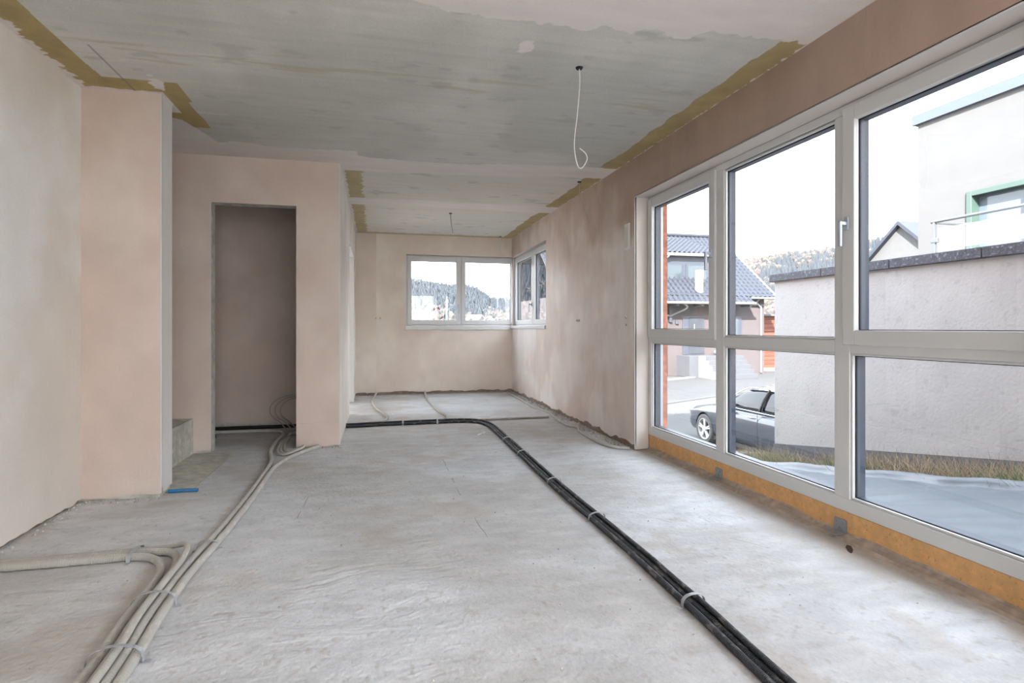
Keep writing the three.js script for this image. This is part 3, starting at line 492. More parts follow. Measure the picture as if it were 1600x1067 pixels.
// ---------------------------------------------------------------- outside: ground, tarp, grass
const YS = -1.5; // street level
const groundY = (x, z) => { const g = z > -7.2 ? -0.2 + 0.175 * (Math.min(z, -1.5) + 3.3) : -0.2 - 0.683 - (-7.2 - z) * 0.17; return Math.max(YS, Math.min(-0.12, g)); };
{
  const nx = 60, nz = 110, g = new THREE.PlaneGeometry(1, 1, nx, nz), p = g.attributes.position, uv = g.attributes.uv;
  for (let i = 0; i < p.count; i++) { const x = 2.66 + (p.getX(i) + 0.5) * 14, z = -8.0 + (p.getY(i) + 0.5) * 20; p.setXYZ(i, x, groundY(x, z) + (fbm(x * 3, z * 3, 3) - 0.5) * 0.05 * (z > -7 ? 1 : 0.1), z); uv.setXY(i, x, z); }
  const ix = g.index.array; for (let i = 0; i < ix.length; i += 3) { const t = ix[i]; ix[i] = ix[i + 1]; ix[i + 1] = t; }
  g.computeVertexNormals();
  struct(mk('floor_garden', g, std(0xffffff, 0.95, { map: rep(tex(512, 512, (u, v) => { const a = fbm(u * 20, v * 20, 5), c = mixc([120, 102, 76], [120, 116, 74], a); const k = 0.7 + 0.5 * fbm(u * 60, v * 60, 2); return [c[0] * k, c[1] * k, c[2] * k]; }), 2) })), 'earth and grass bank sloping down beside the house', 'ground');
}
const rampGeo = (() => { const g = new THREE.PlaneGeometry(1, 1, 4, 24), p = g.attributes.position, uv = g.attributes.uv; for (let i = 0; i < p.count; i++) { const x = 2.66 + (p.getX(i) + 0.5) * 14, z = -14 + (p.getY(i) + 0.5) * 6.05; p.setXYZ(i, x, groundY(x, z) + 0.004, z); uv.setXY(i, x, z); } const ix = g.index.array; for (let i = 0; i < ix.length; i += 3) { const t = ix[i]; ix[i] = ix[i + 1]; ix[i + 1] = t; } g.computeVertexNormals(); return g; })();
const asphalt = (c) => std(0xffffff, 0.9, { map: rep(tex(512, 512, (u, v) => { const k = 0.88 + 0.16 * fbm(u * 10, v * 10, 3) + 0.1 * (hash(Math.floor(u * 512), Math.floor(v * 512)) - 0.5); return [c[0] * k, c[1] * k, c[2] * k]; }), 6) });
struct(mk('floor_street', box(-60, 120, YS - 0.3, YS - 0.012, -110, 40), asphalt([68, 67, 65])), 'pale paved forecourts along the street', 'ground');
struct(mk('floor_drive', rampGeo, asphalt([70, 69, 67])), 'paved drive sloping down to the street beside the garage', 'ground');
const RD = V3(0.89, 0, -0.45).normalize(), RN = V3(0.45, 0, 0.89).normalize(); // street direction and its normal (towards us)
function strip(name, off0, off1, y0, y1, mat, label, category, from = -60, to = 90) { // band parallel to the street, offsets along RN from (16,-24)
  const g = box(from, to, y0, y1, off0, off1), a = Math.atan2(-RD.z, RD.x); g.rotateY(a); g.translate(16, 0, -24); return struct(mk(name, g, mat), label, category);
}
strip('floor_road', -2.3, 2.6, YS - 0.2, YS, asphalt([56, 56, 56]), 'grey asphalt street in front of the tiled house', 'road');
strip('trim_5', -2.5, -2.3, YS - 0.2, YS + 0.06, std(0x6e6d6a, 0.9), 'pale kerb on the house side of the street', 'kerb');
strip('trim_6', 2.6, 2.72, YS - 0.2, YS + 0.03, std(0x454544, 0.9), 'dark kerb on the near side of the street', 'kerb');
for (const [o, f, t] of [[4.0, -9, -3.6], [4.7, -9, -2.2], [5.3, -9.5, -5.5]]) { const g = box(f, t, YS - 0.012, YS + 0.004, o, o + 0.28); g.rotateY(Math.atan2(-RD.z, RD.x)); g.translate(16, 0, -24); tag(mk('road_marking', g, std(0x787876, 0.9)), 'white painted stripe on the pavement near the car', 'marking', 'white stripes on the pavement'); }
{ // small paving stones in front of the garage
  const parts = [], stones = [0, 1, 2].map((k) => box(-0.098, 0.098, -0.05, 0, -0.048, 0.048, 0.008));
  for (let i = 0; i < 18; i++) for (let j = 0; j < 44; j++) { const x = 3.2 + i * 0.204 + (j % 2) * 0.1, z = -12.4 + j * 0.104, g = stones[(i * 7 + j * 3) % 3].clone(); g.translate(x, Math.max(YS, groundY(x, z)) + 0.035 + (hash(i, j) - 0.5) * 0.006, z); parts.push(g); }
  tag(mk('paving_stones', mergeGeometries(parts), std(0x66625d, 0.9)), 'small pale paving stones in front of the garage', 'paving', null, 'stuff');
}
{ // grey-blue tarpaulin with folds
  const nx = 90, nz = 160, X0 = 2.655, X1 = 4.8, Z0 = -6.6, Z1 = 3, g = new THREE.PlaneGeometry(1, 1, nx, nz), p = g.attributes.position;
  for (let i = 0; i < p.count; i++) {
    const u = p.getX(i) + 0.5, v = p.getY(i) + 0.5, z = Z0 + v * (Z1 - Z0), edge = X1 + (fbm(z * 1.3, 2, 3) - 0.5) * 0.25, x = X0 + u * (edge - X0);
    const ridge = (t) => 1 - Math.abs(2 * t - 1), fold = (fbm(x * 0.7, z * 0.9, 2) - 0.5) * 0.1 + ridge(noise(x * 0.55 + z * 0.5, z * 2.6 - x * 1.1)) * 0.045 + ridge(noise(x * 0.9 - z * 0.4 + 40, z * 4.2 - x * 2.0)) * 0.022 - 0.03;
    const hem = 0.09 * Math.exp(-(((u - 0.97) / 0.018) ** 2)), d = 0.0;
    p.setXYZ(i, x, groundY(x, z) + 0.075 + fold * (0.3 + 0.7 * sst(0, 0.2, u) * sst(1, 0.88, u)) + hem - d, z);
  }
  const ix = g.index.array; for (let i = 0; i < ix.length; i += 3) { const t = ix[i]; ix[i] = ix[i + 1]; ix[i + 1] = t; }
  g.computeVertexNormals();
  tag(mk('tarpaulin', g, std(0x5c6267, 0.42)), 'grey blue tarpaulin spread on the ground outside the large window', 'tarpaulin');
}
function grass(name, N, place, c0, c1, hgt, label) {
  const s = [[0, 0, 0.004], [0.3, 0.08, 0.0035], [0.65, 0.28, 0.0025], [1, 0.6, 0.0005]], P = [], I = [];
  s.forEach(([y, z, w], i) => { P.push(-w, y, z, w, y, z); if (i) { const a = (i - 1) * 2; I.push(a, a + 1, a + 2, a + 1, a + 3, a + 2); } });
  const g = new THREE.BufferGeometry(); g.setAttribute('position', new THREE.Float32BufferAttribute(P, 3)); g.setIndex(I); g.computeVertexNormals();
  const m = new THREE.InstancedMesh(g, std(0xffffff, 0.9, { side: THREE.DoubleSide }), N), M = new THREE.Matrix4(), q = new THREE.Quaternion(), col = new THREE.Color();
  for (let i = 0; i < N; i++) { const [x, z] = place(), h = rr(...hgt); q.setFromEuler(new THREE.Euler(rr(-0.6, 1.25), rr(0, 6.28), rr(-0.6, 0.6), 'YXZ')); M.compose(V3(x, groundY(x, z) - 0.01, z), q, V3(0.75, h, h * rr(0.8, 1.8))); m.setMatrixAt(i, M); const k = rr(0.7, 1.25), t = rnd(); m.setColorAt(i, col.setRGB((c0[0] + (c1[0] - c0[0]) * t) * k, (c0[1] + (c1[1] - c0[1]) * t) * k, (c0[2] + (c1[2] - c0[2]) * t) * k)); }
  m.name = name; scene.add(m); tag(m, label, 'grass', null, 'stuff');
}
const clump = () => { for (;;) { const x = rr(4.8, 5.48), z = rr(-7.4, 1.5); if (fbm(x * 2.2, z * 2.2, 3) > rr(0.25, 0.6)) return [x, z]; } };
grass('dry_grass', 34000, clump, [0.2, 0.155, 0.095], [0.32, 0.26, 0.17], [0.1, 0.3], 'dry straw coloured grass between tarpaulin and garage wall');
const greenPatch = () => { for (;;) { const x = rr(4.85, 5.5), z = rr(-7.4, 1.5); if (fbm(x * 1.7 + 50, z * 1.7, 2) > rr(0.4, 0.55)) return [x, z]; } };
grass('green_grass', 30000, greenPatch, [0.07, 0.12, 0.028], [0.12, 0.19, 0.055], [0.08, 0.22], 'green grass between tarpaulin and garage wall');
{ const g = new THREE.IcosahedronGeometry(0.05, 1); g.scale(1.4, 0.4, 0.8); const o = mk('fallen_leaf', g, std(0xa8743a, 0.8)); o.position.set(5.34, groundY(5.4, -4.45) + 0.1, -4.45); tag(o, 'orange brown leaf lying at the foot of the garage wall', 'leaf'); }

// ---------------------------------------------------------------- garage with roof terrace, white house behind it
const stuccoBump = tex(1024, 1024, (u, v) => 0.5 + (fbm(u * 70, v * 70, 4) - 0.5) * 1.1, false);
const mStucco = std(0xffffff, 0.95, { map: rep(tex(512, 512, (u, v) => { const k = 0.93 + 0.1 * fbm(u * 6, v * 6, 4) + (fbm(u * 60, v * 60, 2) > 0.78 ? -0.05 : 0); return [176 * k, 179 * k, 178 * k]; }), 3), bumpMap: rep(stuccoBump, 1.6), bumpScale: 0.0025 });
{
  const g = tag(grp('garage', 5.5, 0, -7.0), 'low stucco garage with dark stone coping outside the large window', 'garage');
  mk('wall', box(0, 5.4, -1.7, 1.78, 0, 14), mStucco, g);
  { const s = new THREE.Shape(); s.moveTo(0, -1.7); s.lineTo(14, -1.7); s.lineTo(14, 0.3); s.lineTo(3.2, -0.03); s.lineTo(0, -0.51); s.closePath(); const b = new THREE.ExtrudeGeometry(s, { depth: 0.02, bevelEnabled: false }); b.rotateY(-Math.PI / 2); mk('plinth', boxUV(clean(b)), std(0xffffff, 0.9, { map: rep(tex(256, 256, (u, v) => { const k = 0.9 + 0.2 * fbm(u * 16, v * 16, 4); return [96 * k, 100 * k, 106 * k]; }), 1.5) }), g); }
  const mCoping = std(0xffffff, 0.85, { map: rep(tex(512, 512, (u, v) => { const f = fbm(u * 40, v * 40, 2), k = 0.8 + 0.4 * noise(u * 90, v * 90) + (f > 0.7 ? 0.5 : 0); return [78 * k, 82 * k, 89 * k]; }), 0.9), bumpMap: rep(stuccoBump, 1), bumpScale: 0.004 });
  for (let z = -0.06; z < 13.5; z += 0.98) mk('coping_stone', box(-0.05, 0.4, 1.78, 1.885, z, z + 0.972, 0.008), mCoping, g);
  for (let x = 0.42; x < 5; x += 0.98) mk('coping_stone', box(x, x + 0.972, 1.78, 1.885, -0.06, 0.36, 0.008), mCoping, g);
}
{ // glass railing of the terrace
  const X = 7.75, Z0 = -6.55, g = tag(grp('terrace_railing', X, 1.781, Z0), 'glass terrace railing with steel handrail above the garage', 'railing'), mRail = std(0x55585a, 0.35, { metalness: 0.4 });
  mk('handrail', [tube([[0, 0.86, 0], [0, 0.86, 5], [0, 0.86, 12]], 0.022, 8, 10), tube([[0, 0.86, 0], [1.2, 0.86, 0.0], [3.2, 0.86, 0.0]], 0.022, 8, 10)], mRail, g);
  for (let k = 0; k < 7; k++) { const z = k * 1.72 + 0.02; mk('post', box(-0.02, 0.02, 0, 0.85, z, z + 0.035, 0.004), mRail, g); mk('glass_panel', box(-0.004, 0.004, 0.1, 0.76, z + 0.07, z + 1.69), mGlass, g); for (const h of [0.22, 0.56]) mk('clamp', box(-0.025, 0.025, h, h + 0.07, z - 0.03, z + 0.075, 0.005), mRail, g); }
}
const mWhiteWall = std(0xffffff, 0.95, { map: rep(tex(256, 256, (u, v) => { const k = 0.97 + 0.05 * fbm(u * 8, v * 8, 3); return [78 * k, 78 * k, 78 * k]; }), 4) });
{
  const g = tag(grp('white_house', 11.0, 0, -9.6), 'white cubic house with flat roof behind the terrace railing', 'house');
  // wall around a window 0.45..4 along, 1.5..3.8 high
  mk('wall', [box(0, 8, -1.5, 1.6, 0, 14), box(0, 8, 3.72, 5.35, 0, 14), box(0, 8, 1.6, 3.72, 0, 1.02), box(0, 8, 1.6, 3.72, 3.6, 14), box(0.5, 8, 1.6, 3.72, 1.02, 3.6)], mWhiteWall, g);
  mk('roof_edge', box(-0.08, 8.05, 5.35, 5.55, -0.08, 14), std(0x40474e, 0.6), g);
  const K = windowKit((d0, d1, y0, y1, a0, a1, r) => box(0.1 + d0, 0.1 + d1, y0, y1, a0, a1, r)), mGreen = std(0x34443e, 0.5);
  const wn = sub('window', g); mk('frame', [...K.ring(1.6, 3.72, 1.02, 3.6, 0.1, -0.14, 0.1, 0.01), K.B(-0.05, 0.1, 1.7, 3.62, 1.98, 2.16, 0.01)], mGreen, wn);
  mk('pane', K.B(0.06, 0.07, 1.7, 3.62, 1.12, 1.98, 0), std(0x4c565d, 0.05), wn); mk('pane', K.B(0.06, 0.07, 1.7, 3.62, 2.16, 3.5, 0), std(0x4c565d, 0.05), wn);
}
{ // gabled house far behind the garage; ridge along x, gable towards our house
  const g = tag(grp('gabled_house', 35.9, YS, -32.6, Math.PI / 2), 'small white gabled house with dark roof behind the garage', 'house');
  const top = 8.3 - YS, half = 4.2, drop = half * 0.87;
  const s = new THREE.Shape(); s.moveTo(-half, 0); s.lineTo(-half, top - drop); s.lineTo(0, top); s.lineTo(half, top - drop); s.lineTo(half, 0); s.closePath();
  const w = new THREE.ExtrudeGeometry(s, { depth: 9, bevelEnabled: false }); mk('wall', boxUV(clean(w)), mWhiteWall, g);
  for (const k of [-1, 1]) { const r = new THREE.Shape(), e = half + 0.5, q = 0.87; r.moveTo(0, top + 0.02); r.lineTo(k * e, top + 0.02 - e * q); r.lineTo(k * e, top + 0.3 - e * q); r.lineTo(0, top + 0.3); r.closePath(); const b = new THREE.ExtrudeGeometry(r, { depth: 9.6, bevelEnabled: false }); b.translate(0, 0, -0.35); mk('roof', boxUV(clean(b)), std(0x262a33, 0.7), g); }
}

// ---------------------------------------------------------------- tiled house across the street
{
  const Z = -28, g = tag(grp('tiled_house', 0, YS, Z), 'pink rendered house with dark blue tiled roof across the street', 'house');
  const y = (v) => v - YS; // heights given above our floor
  const mPink = std(0xffffff, 0.95, { map: rep(tex(256, 256, (u, v) => { const k = 0.96 + 0.07 * fbm(u * 8, v * 8, 3); return [64 * k, 58 * k, 59 * k]; }), 5) });
  const mTile = std(0x1b1f28, 0.55), mAnth = std(0x2b303a, 0.5), mPane = std(0x2f383d, 0.15), mWhiteP = std(0x686868, 0.6);
  mk('wall', [box(9, 21.3, 0, y(2.75), -10, 0)], mPink, g);
  { const s = new THREE.Shape(); s.moveTo(-10, y(2.7)); s.lineTo(0, y(2.7)); s.lineTo(-5, y(6.75)); s.closePath(); const e = new THREE.ExtrudeGeometry(s, { depth: 0.3, bevelEnabled: false }); e.rotateY(-Math.PI / 2); e.translate(21.3, 0, 0); mk('gable', boxUV(clean(e)), mPink, g); }
  // tiled slope: wavy columns and stepped courses
  const slope = (x0, x1, e0, z0, e1, z1) => { // from eave (height e0 at z0) to ridge (e1, z1)
    const L = Math.hypot(e1 - e0, z1 - z0), rows = Math.round(L / 0.36), cols = Math.round((x1 - x0) / 0.3), P = [], I = [], nx = cols * 6;
    const nrm = V3(0, z0 - z1, e1 - e0).normalize(); if (nrm.y < 0) nrm.negate();
    let vtx = 0;
    for (let r = 0; r < rows; r++) for (const [t, lift] of [[r, 0.06], [r + 1, 0.015]]) {
      for (let i = 0; i <= nx; i++) { const x = x0 + (x1 - x0) * i / nx, h = lift + 0.035 * Math.sin(i / 6 * Math.PI * 2), f = t / rows; P.push(x, y(e0 + (e1 - e0) * f) + nrm.y * h, z0 + (z1 - z0) * f + nrm.z * h); }
    }
    const row = nx + 1; for (let r = 0; r < rows * 2 - 1; r++) for (let i = 0; i < nx; i++) { const a = r * row + i; I.push(a, a + 1, a + row, a + 1, a + row + 1, a + row); }
    const q = new THREE.BufferGeometry(); q.setAttribute('position', new THREE.Float32BufferAttribute(P, 3)); q.setIndex(I); q.computeVertexNormals(); q.setAttribute('uv', new THREE.Float32BufferAttribute(new Float32Array(P.length / 3 * 2), 2)); return q;
  };
  const roof = sub('roof', g);
  mk('tile_covering', slope(9, 21.75, 2.78, 0.55, 6.95, -5), mTile, roof);
  mk('tile_covering', slope(9, 19.9, 2.45, 1.05, 3.0, 0.3), mTile, roof);
  mk('rear_slope', [(() => { const b = box(9, 21.75, -0.12, 0, -6.8, 0); b.rotateX(-Math.atan2(4.17, 5.55)); b.translate(0, y(6.95), -5); return b; })()], mTile, roof);
  mk('underside', [(() => { const b = box(9, 21.7, -0.1, -0.02, 0, 6.9); b.rotateX(Math.atan2(4.17, 5.55)); b.translate(0, y(6.95), -5); return b; })()], mAnth, roof);
  mk('ridge_tiles', tube([[9, y(7.02), -5], [15, y(7.02), -5], [21.8, y(7.02), -5]], 0.12, 30, 8), mTile, roof);
  mk('verge_board', [(() => { const b = box(21.68, 21.78, -0.15, 0.05, 0, 6.95); b.rotateX(Math.atan2(4.17, 5.55)); b.translate(0, y(6.95), -5); return b; })()], mWhiteP, roof);
  mk('gutter', [tube([[9, y(2.42), 1.12], [15, y(2.42), 1.12], [19.95, y(2.42), 1.12]], 0.07, 10, 8), tube([[20, y(2.74), 0.62], [20.8, y(2.74), 0.62], [21.7, y(2.74), 0.62]], 0.06, 6, 8)], mWhiteP, roof);
  for (let k = 0; k < 8; k++) mk('rafter_end', box(9.5 + k * 1.45, 9.65 + k * 1.45, y(2.25), y(2.4), 0.2, 1.0, 0.01), mAnth, roof);
  mk('downpipe', [tube([[20.55, y(2.7), 0.6], [20.6, y(2.5), 0.3], [20.95, y(2.3), 0.1], [21.05, y(2), 0.08], [21.05, y(-1.4), 0.08]], 0.05, 40, 8)], std(0x8f9498, 0.4, { metalness: 0.5 }), g);
  mk('downpipe', [tube([[15.6, y(2.42), 1.1], [16.0, y(2.15), 0.8], [15.45, y(1.75), 0.15], [15.2, y(1.5), 0.08], [15.2, y(-1.4), 0.08]], 0.05, 40, 8)], mWhiteP, g);
  mk('flue', box(16.95, 17.28, y(2.9), y(4.25), 0.0, 0.34, 0.02), std(0x5e5e5e, 0.6), g);
  // dormer
  const d = sub('dormer', g); d.position.set(0, 0, 0);
  mk('cheek', box(14.2, 18.6, y(3.3), y(5.25), -3.2, -0.95), mAnth, d);
  mk('dormer_roof', [(() => { const q = slope(13.9, 18.9, 5.25, -0.55, 6.7, -4.4); return q; })()], mTile, d);
  mk('fascia', box(13.9, 18.9, y(5.1), y(5.27), -0.75, -0.55, 0.02), mWhiteP, d);
  mk('dormer_pipe', tube([[15.75, y(5.1), -0.6], [15.6, y(4.9), -0.75], [15.6, y(4.5), -0.8], [15.6, y(3.7), -0.8]], 0.055, 24, 8), mWhiteP, d);
  mk('side_board', box(14.9, 15.35, y(3.6), y(5.1), -0.95, -0.8, 0.02), mWhiteP, d);
  for (const [a, b] of [[15.8, 16.65], [17.05, 18.2]]) { const w = sub('window', g); mk('frame', [box(a - 0.08, b + 0.08, y(3.7), y(4.7), -0.95, -0.9, 0.01)], mAnth, w); mk('pane', box(a, b, y(3.78), y(4.6), -0.9, -0.88), mPane, w); }
  const dr = sub('door', g); mk('leaf', box(16.2, 17.5, y(-0.37), y(1.72), 0, 0.06, 0.01), mAnth, dr); mk('door_panel', box(16.55, 17.42, y(-0.3), y(1.65), 0.06, 0.09, 0.01), std(0x23282f, 0.7), dr); mk('pull_handle', box(16.82, 16.87, y(0.1), y(1.3), 0.12, 0.16, 0.01), mWhiteP, dr);
  mk('wall_lamp', box(15.75, 15.9, y(1.3), y(1.5), 0, 0.12, 0.02), mAnth, g);
  mk('timber_bracket', [box(15.35, 15.5, y(1.4), y(2.5), 0, 0.15, 0.01)], mAnth, g);
  const w2 = sub('window', g); mk('frame', box(18.9, 19.85, y(0.55), y(1.72), 0, 0.05, 0.01), mAnth, w2); mk('pane', box(19.0, 19.6, y(0.62), y(1.65), 0.05, 0.06), mPane, w2);
  const st = tag(grp('front_steps', 16.85, YS, Z + 0.02), 'grey concrete steps before the door of the tiled house', 'steps');
  const mSt = std(0x3c3e42, 0.9);
  mk('landing', box(-1.0, 2.2, 0, 1.12, 0, 1.3, 0.01), mSt, st);
  for (let k = 0; k < 4; k++) mk('step', box(-0.25, 2.2, 0, 0.9 - k * 0.22, 1.3 + k * 0.3, 1.6 + k * 0.3, 0.01), mSt, st);
  for (let k = 0; k < 4; k++) mk('cheek_wall', box(-0.5, -0.25, 0, 1.14 - k * 0.25, 1.3 + k * 0.3, 1.6 + k * 0.3, 0.01), std(0x565656, 0.9), st);
  tag(mk('planter_stones', [0, 1, 2, 3, 4].map((k) => { const s = new THREE.IcosahedronGeometry(0.14, 1); s.translate(18.0 + k * 0.22, YS + 1.262, Z + 0.35 + 0.08 * (k % 3)); return s; }), std(0x3e424a, 0.9)), 'dark stones on the landing of the front steps', 'stones', null, 'stuff');
}
{ // timber-clad shed beside the tiled house
  const g = tag(grp('timber_shed', 23.3, YS, -30), 'orange timber clad shed beside the tiled house', 'shed');
  mk('wall', box(-1.4, 2.6, 0, 3.3, -3, -0.05), std(0x6a3a28, 0.8), g);
  for (let k = 0; k < 13; k++) mk('board', box(-1.4, 2.6, 0.15 + k * 0.245, 0.15 + k * 0.245 + 0.228, -0.05, 0, 0.01), std(k % 2 ? 0x582a1a : 0x60301e, 0.75), g);
  mk('roof', box(-1.7, 2.9, 3.3, 3.42, -3.3, 0.3, 0.02), std(0x4a4a4a, 0.8), g);
  mk('base', box(-1.45, 2.65, 0, 0.15, -3.05, 0.06), mConcreteRaw, g);
}

// ---------------------------------------------------------------- parked car
{
  const car = tag(grp('parked_car', 8.14, YS, -10.12), 'dark blue estate car parked beyond the garage', 'car');
  const mPaint = new THREE.MeshPhysicalMaterial({ color: 0x1c2430, roughness: 0.35, clearcoat: 1, clearcoatRoughness: 0.04 }), mGl = std(0x10161c, 0.03), mChrome = std(0xd6d8da, 0.2, { metalness: 0.9 }), mBlack = std(0x0c0d0f, 0.6);
  const loft = (st, n, ex, M = 24) => { const P = [], I = []; for (const [z, hw, y0, y1, tw = 1] of st) for (let k = 0; k < M; k++) { const a = k / M * Math.PI * 2, ca = Math.cos(a), sa = Math.sin(a), px = Math.sign(ca) * Math.pow(Math.abs(ca), 2 / ex), py = Math.sign(sa) * Math.pow(Math.abs(sa), 2 / ex), f = (py + 1) / 2; P.push(px * hw * (1 + (tw - 1) * f), y0 + (y1 - y0) * f, z); }
    const S = st.length; for (let s = 0; s < S - 1; s++) for (let k = 0; k < M; k++) { const a = s * M + k, b = s * M + (k + 1) % M; I.push(a, b, a + M, b, b + M, a + M); }
    for (const [s, fl] of [[0, 1], [S - 1, 0]]) { const c = P.length / 3; P.push(0, (st[s][2] + st[s][3]) / 2, st[s][0]); for (let k = 0; k < M; k++) { const a = s * M + k, b = s * M + (k + 1) % M; fl ? I.push(c, b, a) : I.push(c, a, b); } }
    const g = new THREE.BufferGeometry(); g.setAttribute('position', new THREE.Float32BufferAttribute(P, 3)); g.setIndex(I); g.computeVertexNormals(); g.setAttribute('uv', new THREE.Float32BufferAttribute(new Float32Array(P.length / 3 * 2), 2)); return g; };
  const body = loft([[-2.4, 0.6, 0.36, 0.6], [-2.3, 0.76, 0.26, 0.7], [-2.05, 0.86, 0.2, 0.8], [-1.6, 0.905, 0.19, 0.88], [-1.0, 0.92, 0.19, 0.95], [-0.2, 0.925, 0.19, 0.97], [1.0, 0.925, 0.19, 0.985], [1.8, 0.905, 0.21, 1.0], [2.2, 0.86, 0.26, 0.98], [2.38, 0.74, 0.36, 0.86]], 24, 5, 40);
  const ev = new Evaluator(); ev.attributes = ['position', 'normal', 'uv'];
  let b = new Brush(body, mPaint); b.updateMatrixWorld();
  for (const z of [-1.45, 1.4]) for (const s of [-1, 1]) { const c = cyl(0.375, 0.375, 0.36, 32); c.rotateZ(Math.PI / 2); c.translate(s * 0.86, 0.335, z); const k = new Brush(c, mPaint); k.updateMatrixWorld(); b = ev.evaluate(b, k, SUBTRACTION); }
  mk('body', b.geometry, mPaint, car);
  mk('glasshouse', loft([[-1.0, 0.8, 0.9, 0.97, 0.9], [-0.6, 0.84, 0.9, 1.2, 0.84], [-0.2, 0.86, 0.9, 1.38, 0.78], [0.3, 0.865, 0.9, 1.45, 0.76], [1.2, 0.865, 0.9, 1.45, 0.76], [1.8, 0.85, 0.9, 1.38, 0.78], [2.15, 0.82, 0.9, 1.12, 0.86], [2.25, 0.8, 0.9, 1.0, 0.9]], 24, 5, 40), mGl, car);
  { const st = [[-0.28, 0.6, 1.375], [-0.05, 0.645, 1.435], [0.3, 0.66, 1.463], [0.8, 0.665, 1.468], [1.3, 0.66, 1.46], [1.75, 0.645, 1.405], [1.9, 0.62, 1.34]], P = [], I = []; for (const [z, hw, y] of st) for (let k = 0; k <= 12; k++) { const f = k / 6 - 1; P.push(f * hw * 1.04, y - 0.075 * Math.pow(Math.abs(f), 4), z); } for (let s = 0; s < st.length - 1; s++) for (let k = 0; k < 12; k++) { const a = s * 13 + k; I.push(a, a + 13, a + 1, a + 1, a + 13, a + 14); } const g = new THREE.BufferGeometry(); g.setAttribute('position', new THREE.Float32BufferAttribute(P, 3)); g.setIndex(I); g.computeVertexNormals(); g.setAttribute('uv', new THREE.Float32BufferAttribute(new Float32Array(P.length / 3 * 2), 2)); mk('roof', g, mPaint, car); }
  for (const s of [-1, 1]) {
    mk('window_trim', [tube([[s * 0.87, 0.955, -0.85], [s * 0.885, 0.965, 0], [s * 0.885, 0.97, 1], [s * 0.87, 0.985, 1.9]], 0.011, 24, 6), tube([[s * 0.83, 0.98, -0.9], [s * 0.735, 1.2, -0.55], [s * 0.672, 1.375, -0.2], [s * 0.668, 1.42, 0.3], [s * 0.668, 1.42, 1.2], [s * 0.665, 1.36, 1.75]], 0.011, 40, 6)], mChrome, car);
    mk('pillar', tube([[s * 0.875, 0.95, 0.42], [s * 0.785, 1.2, 0.45], [s * 0.68, 1.41, 0.5]], 0.025, 12, 6), mBlack, car);
    for (const z of [-0.75, 0.42, 1.35]) mk('door_gap', tube([[s * 0.912, 0.93, z], [s * 0.924, 0.6, z + 0.02], [s * 0.915, 0.3, z + 0.02]], 0.005, 10, 5), mBlack, car);
    for (const z of [0.22, 1.22]) mk('door_handle', tube([[s * 0.918, 0.85, z - 0.1], [s * 0.945, 0.852, z - 0.06], [s * 0.945, 0.855, z + 0.06], [s * 0.918, 0.855, z + 0.1]], 0.012, 12, 6), mChrome, car);
    const mi = mk('mirror', new RoundedBoxGeometry(0.2, 0.13, 0.12, 2, 0.04), mPaint, car); mi.position.set(s * 0.99, 1.03, -0.62);
    mk('side_skirt', box(s * 0.89 - 0.02, s * 0.89 + 0.02, 0.17, 0.25, -1.05, 1.0, 0.01), mBlack, car);
    mk('headlamp', (() => { const q = new THREE.SphereGeometry(0.16, 14, 10); q.scale(0.7, 0.55, 1.4); q.translate(s * 0.7, 0.66, -2.12); return q; })(), mChrome, car);
    for (const z of [-1.45, 1.4]) {
      const wh = sub('wheel', car); wh.position.set(s * 0.8, 0.335, z);
      const ty = new THREE.LatheGeometry([[0.24, -0.11], [0.3, -0.115], [0.33, -0.09], [0.335, 0], [0.33, 0.09], [0.3, 0.115], [0.24, 0.11]].map(([a, c]) => new THREE.Vector2(a, c)), 36); ty.rotateZ(Math.PI / 2); mk('tyre', ty, std(0x4c4a48, 0.85), wh);
      const parts = []; const rim = new THREE.LatheGeometry([[0.215, -0.1], [0.245, -0.11], [0.245, 0.11], [0.215, 0.1], [0.215, -0.1]].map(([a, c]) => new THREE.Vector2(a, c)), 36); rim.rotateZ(Math.PI / 2); parts.push(rim);
      for (let k = 0; k < 5; k++) for (const o of [-0.13, 0.13]) { const sp = box(s * 0.06, s * 0.1, 0.03, 0.225, -0.016, 0.016, 0.006); sp.rotateX(k / 5 * Math.PI * 2 + o); parts.push(sp); }
      const hub = cyl(0.06, 0.06, 0.05, 16); hub.rotateZ(Math.PI / 2); hub.translate(s * 0.085, 0, 0); parts.push(hub); mk('rim', parts, std(0xd2d2d0, 0.35, { metalness: 0.4 }), wh);
      const br = cyl(0.2, 0.2, 0.03, 20); br.rotateZ(Math.PI / 2); mk('brake_disc', br, mBlack, wh);
    }
  }
}

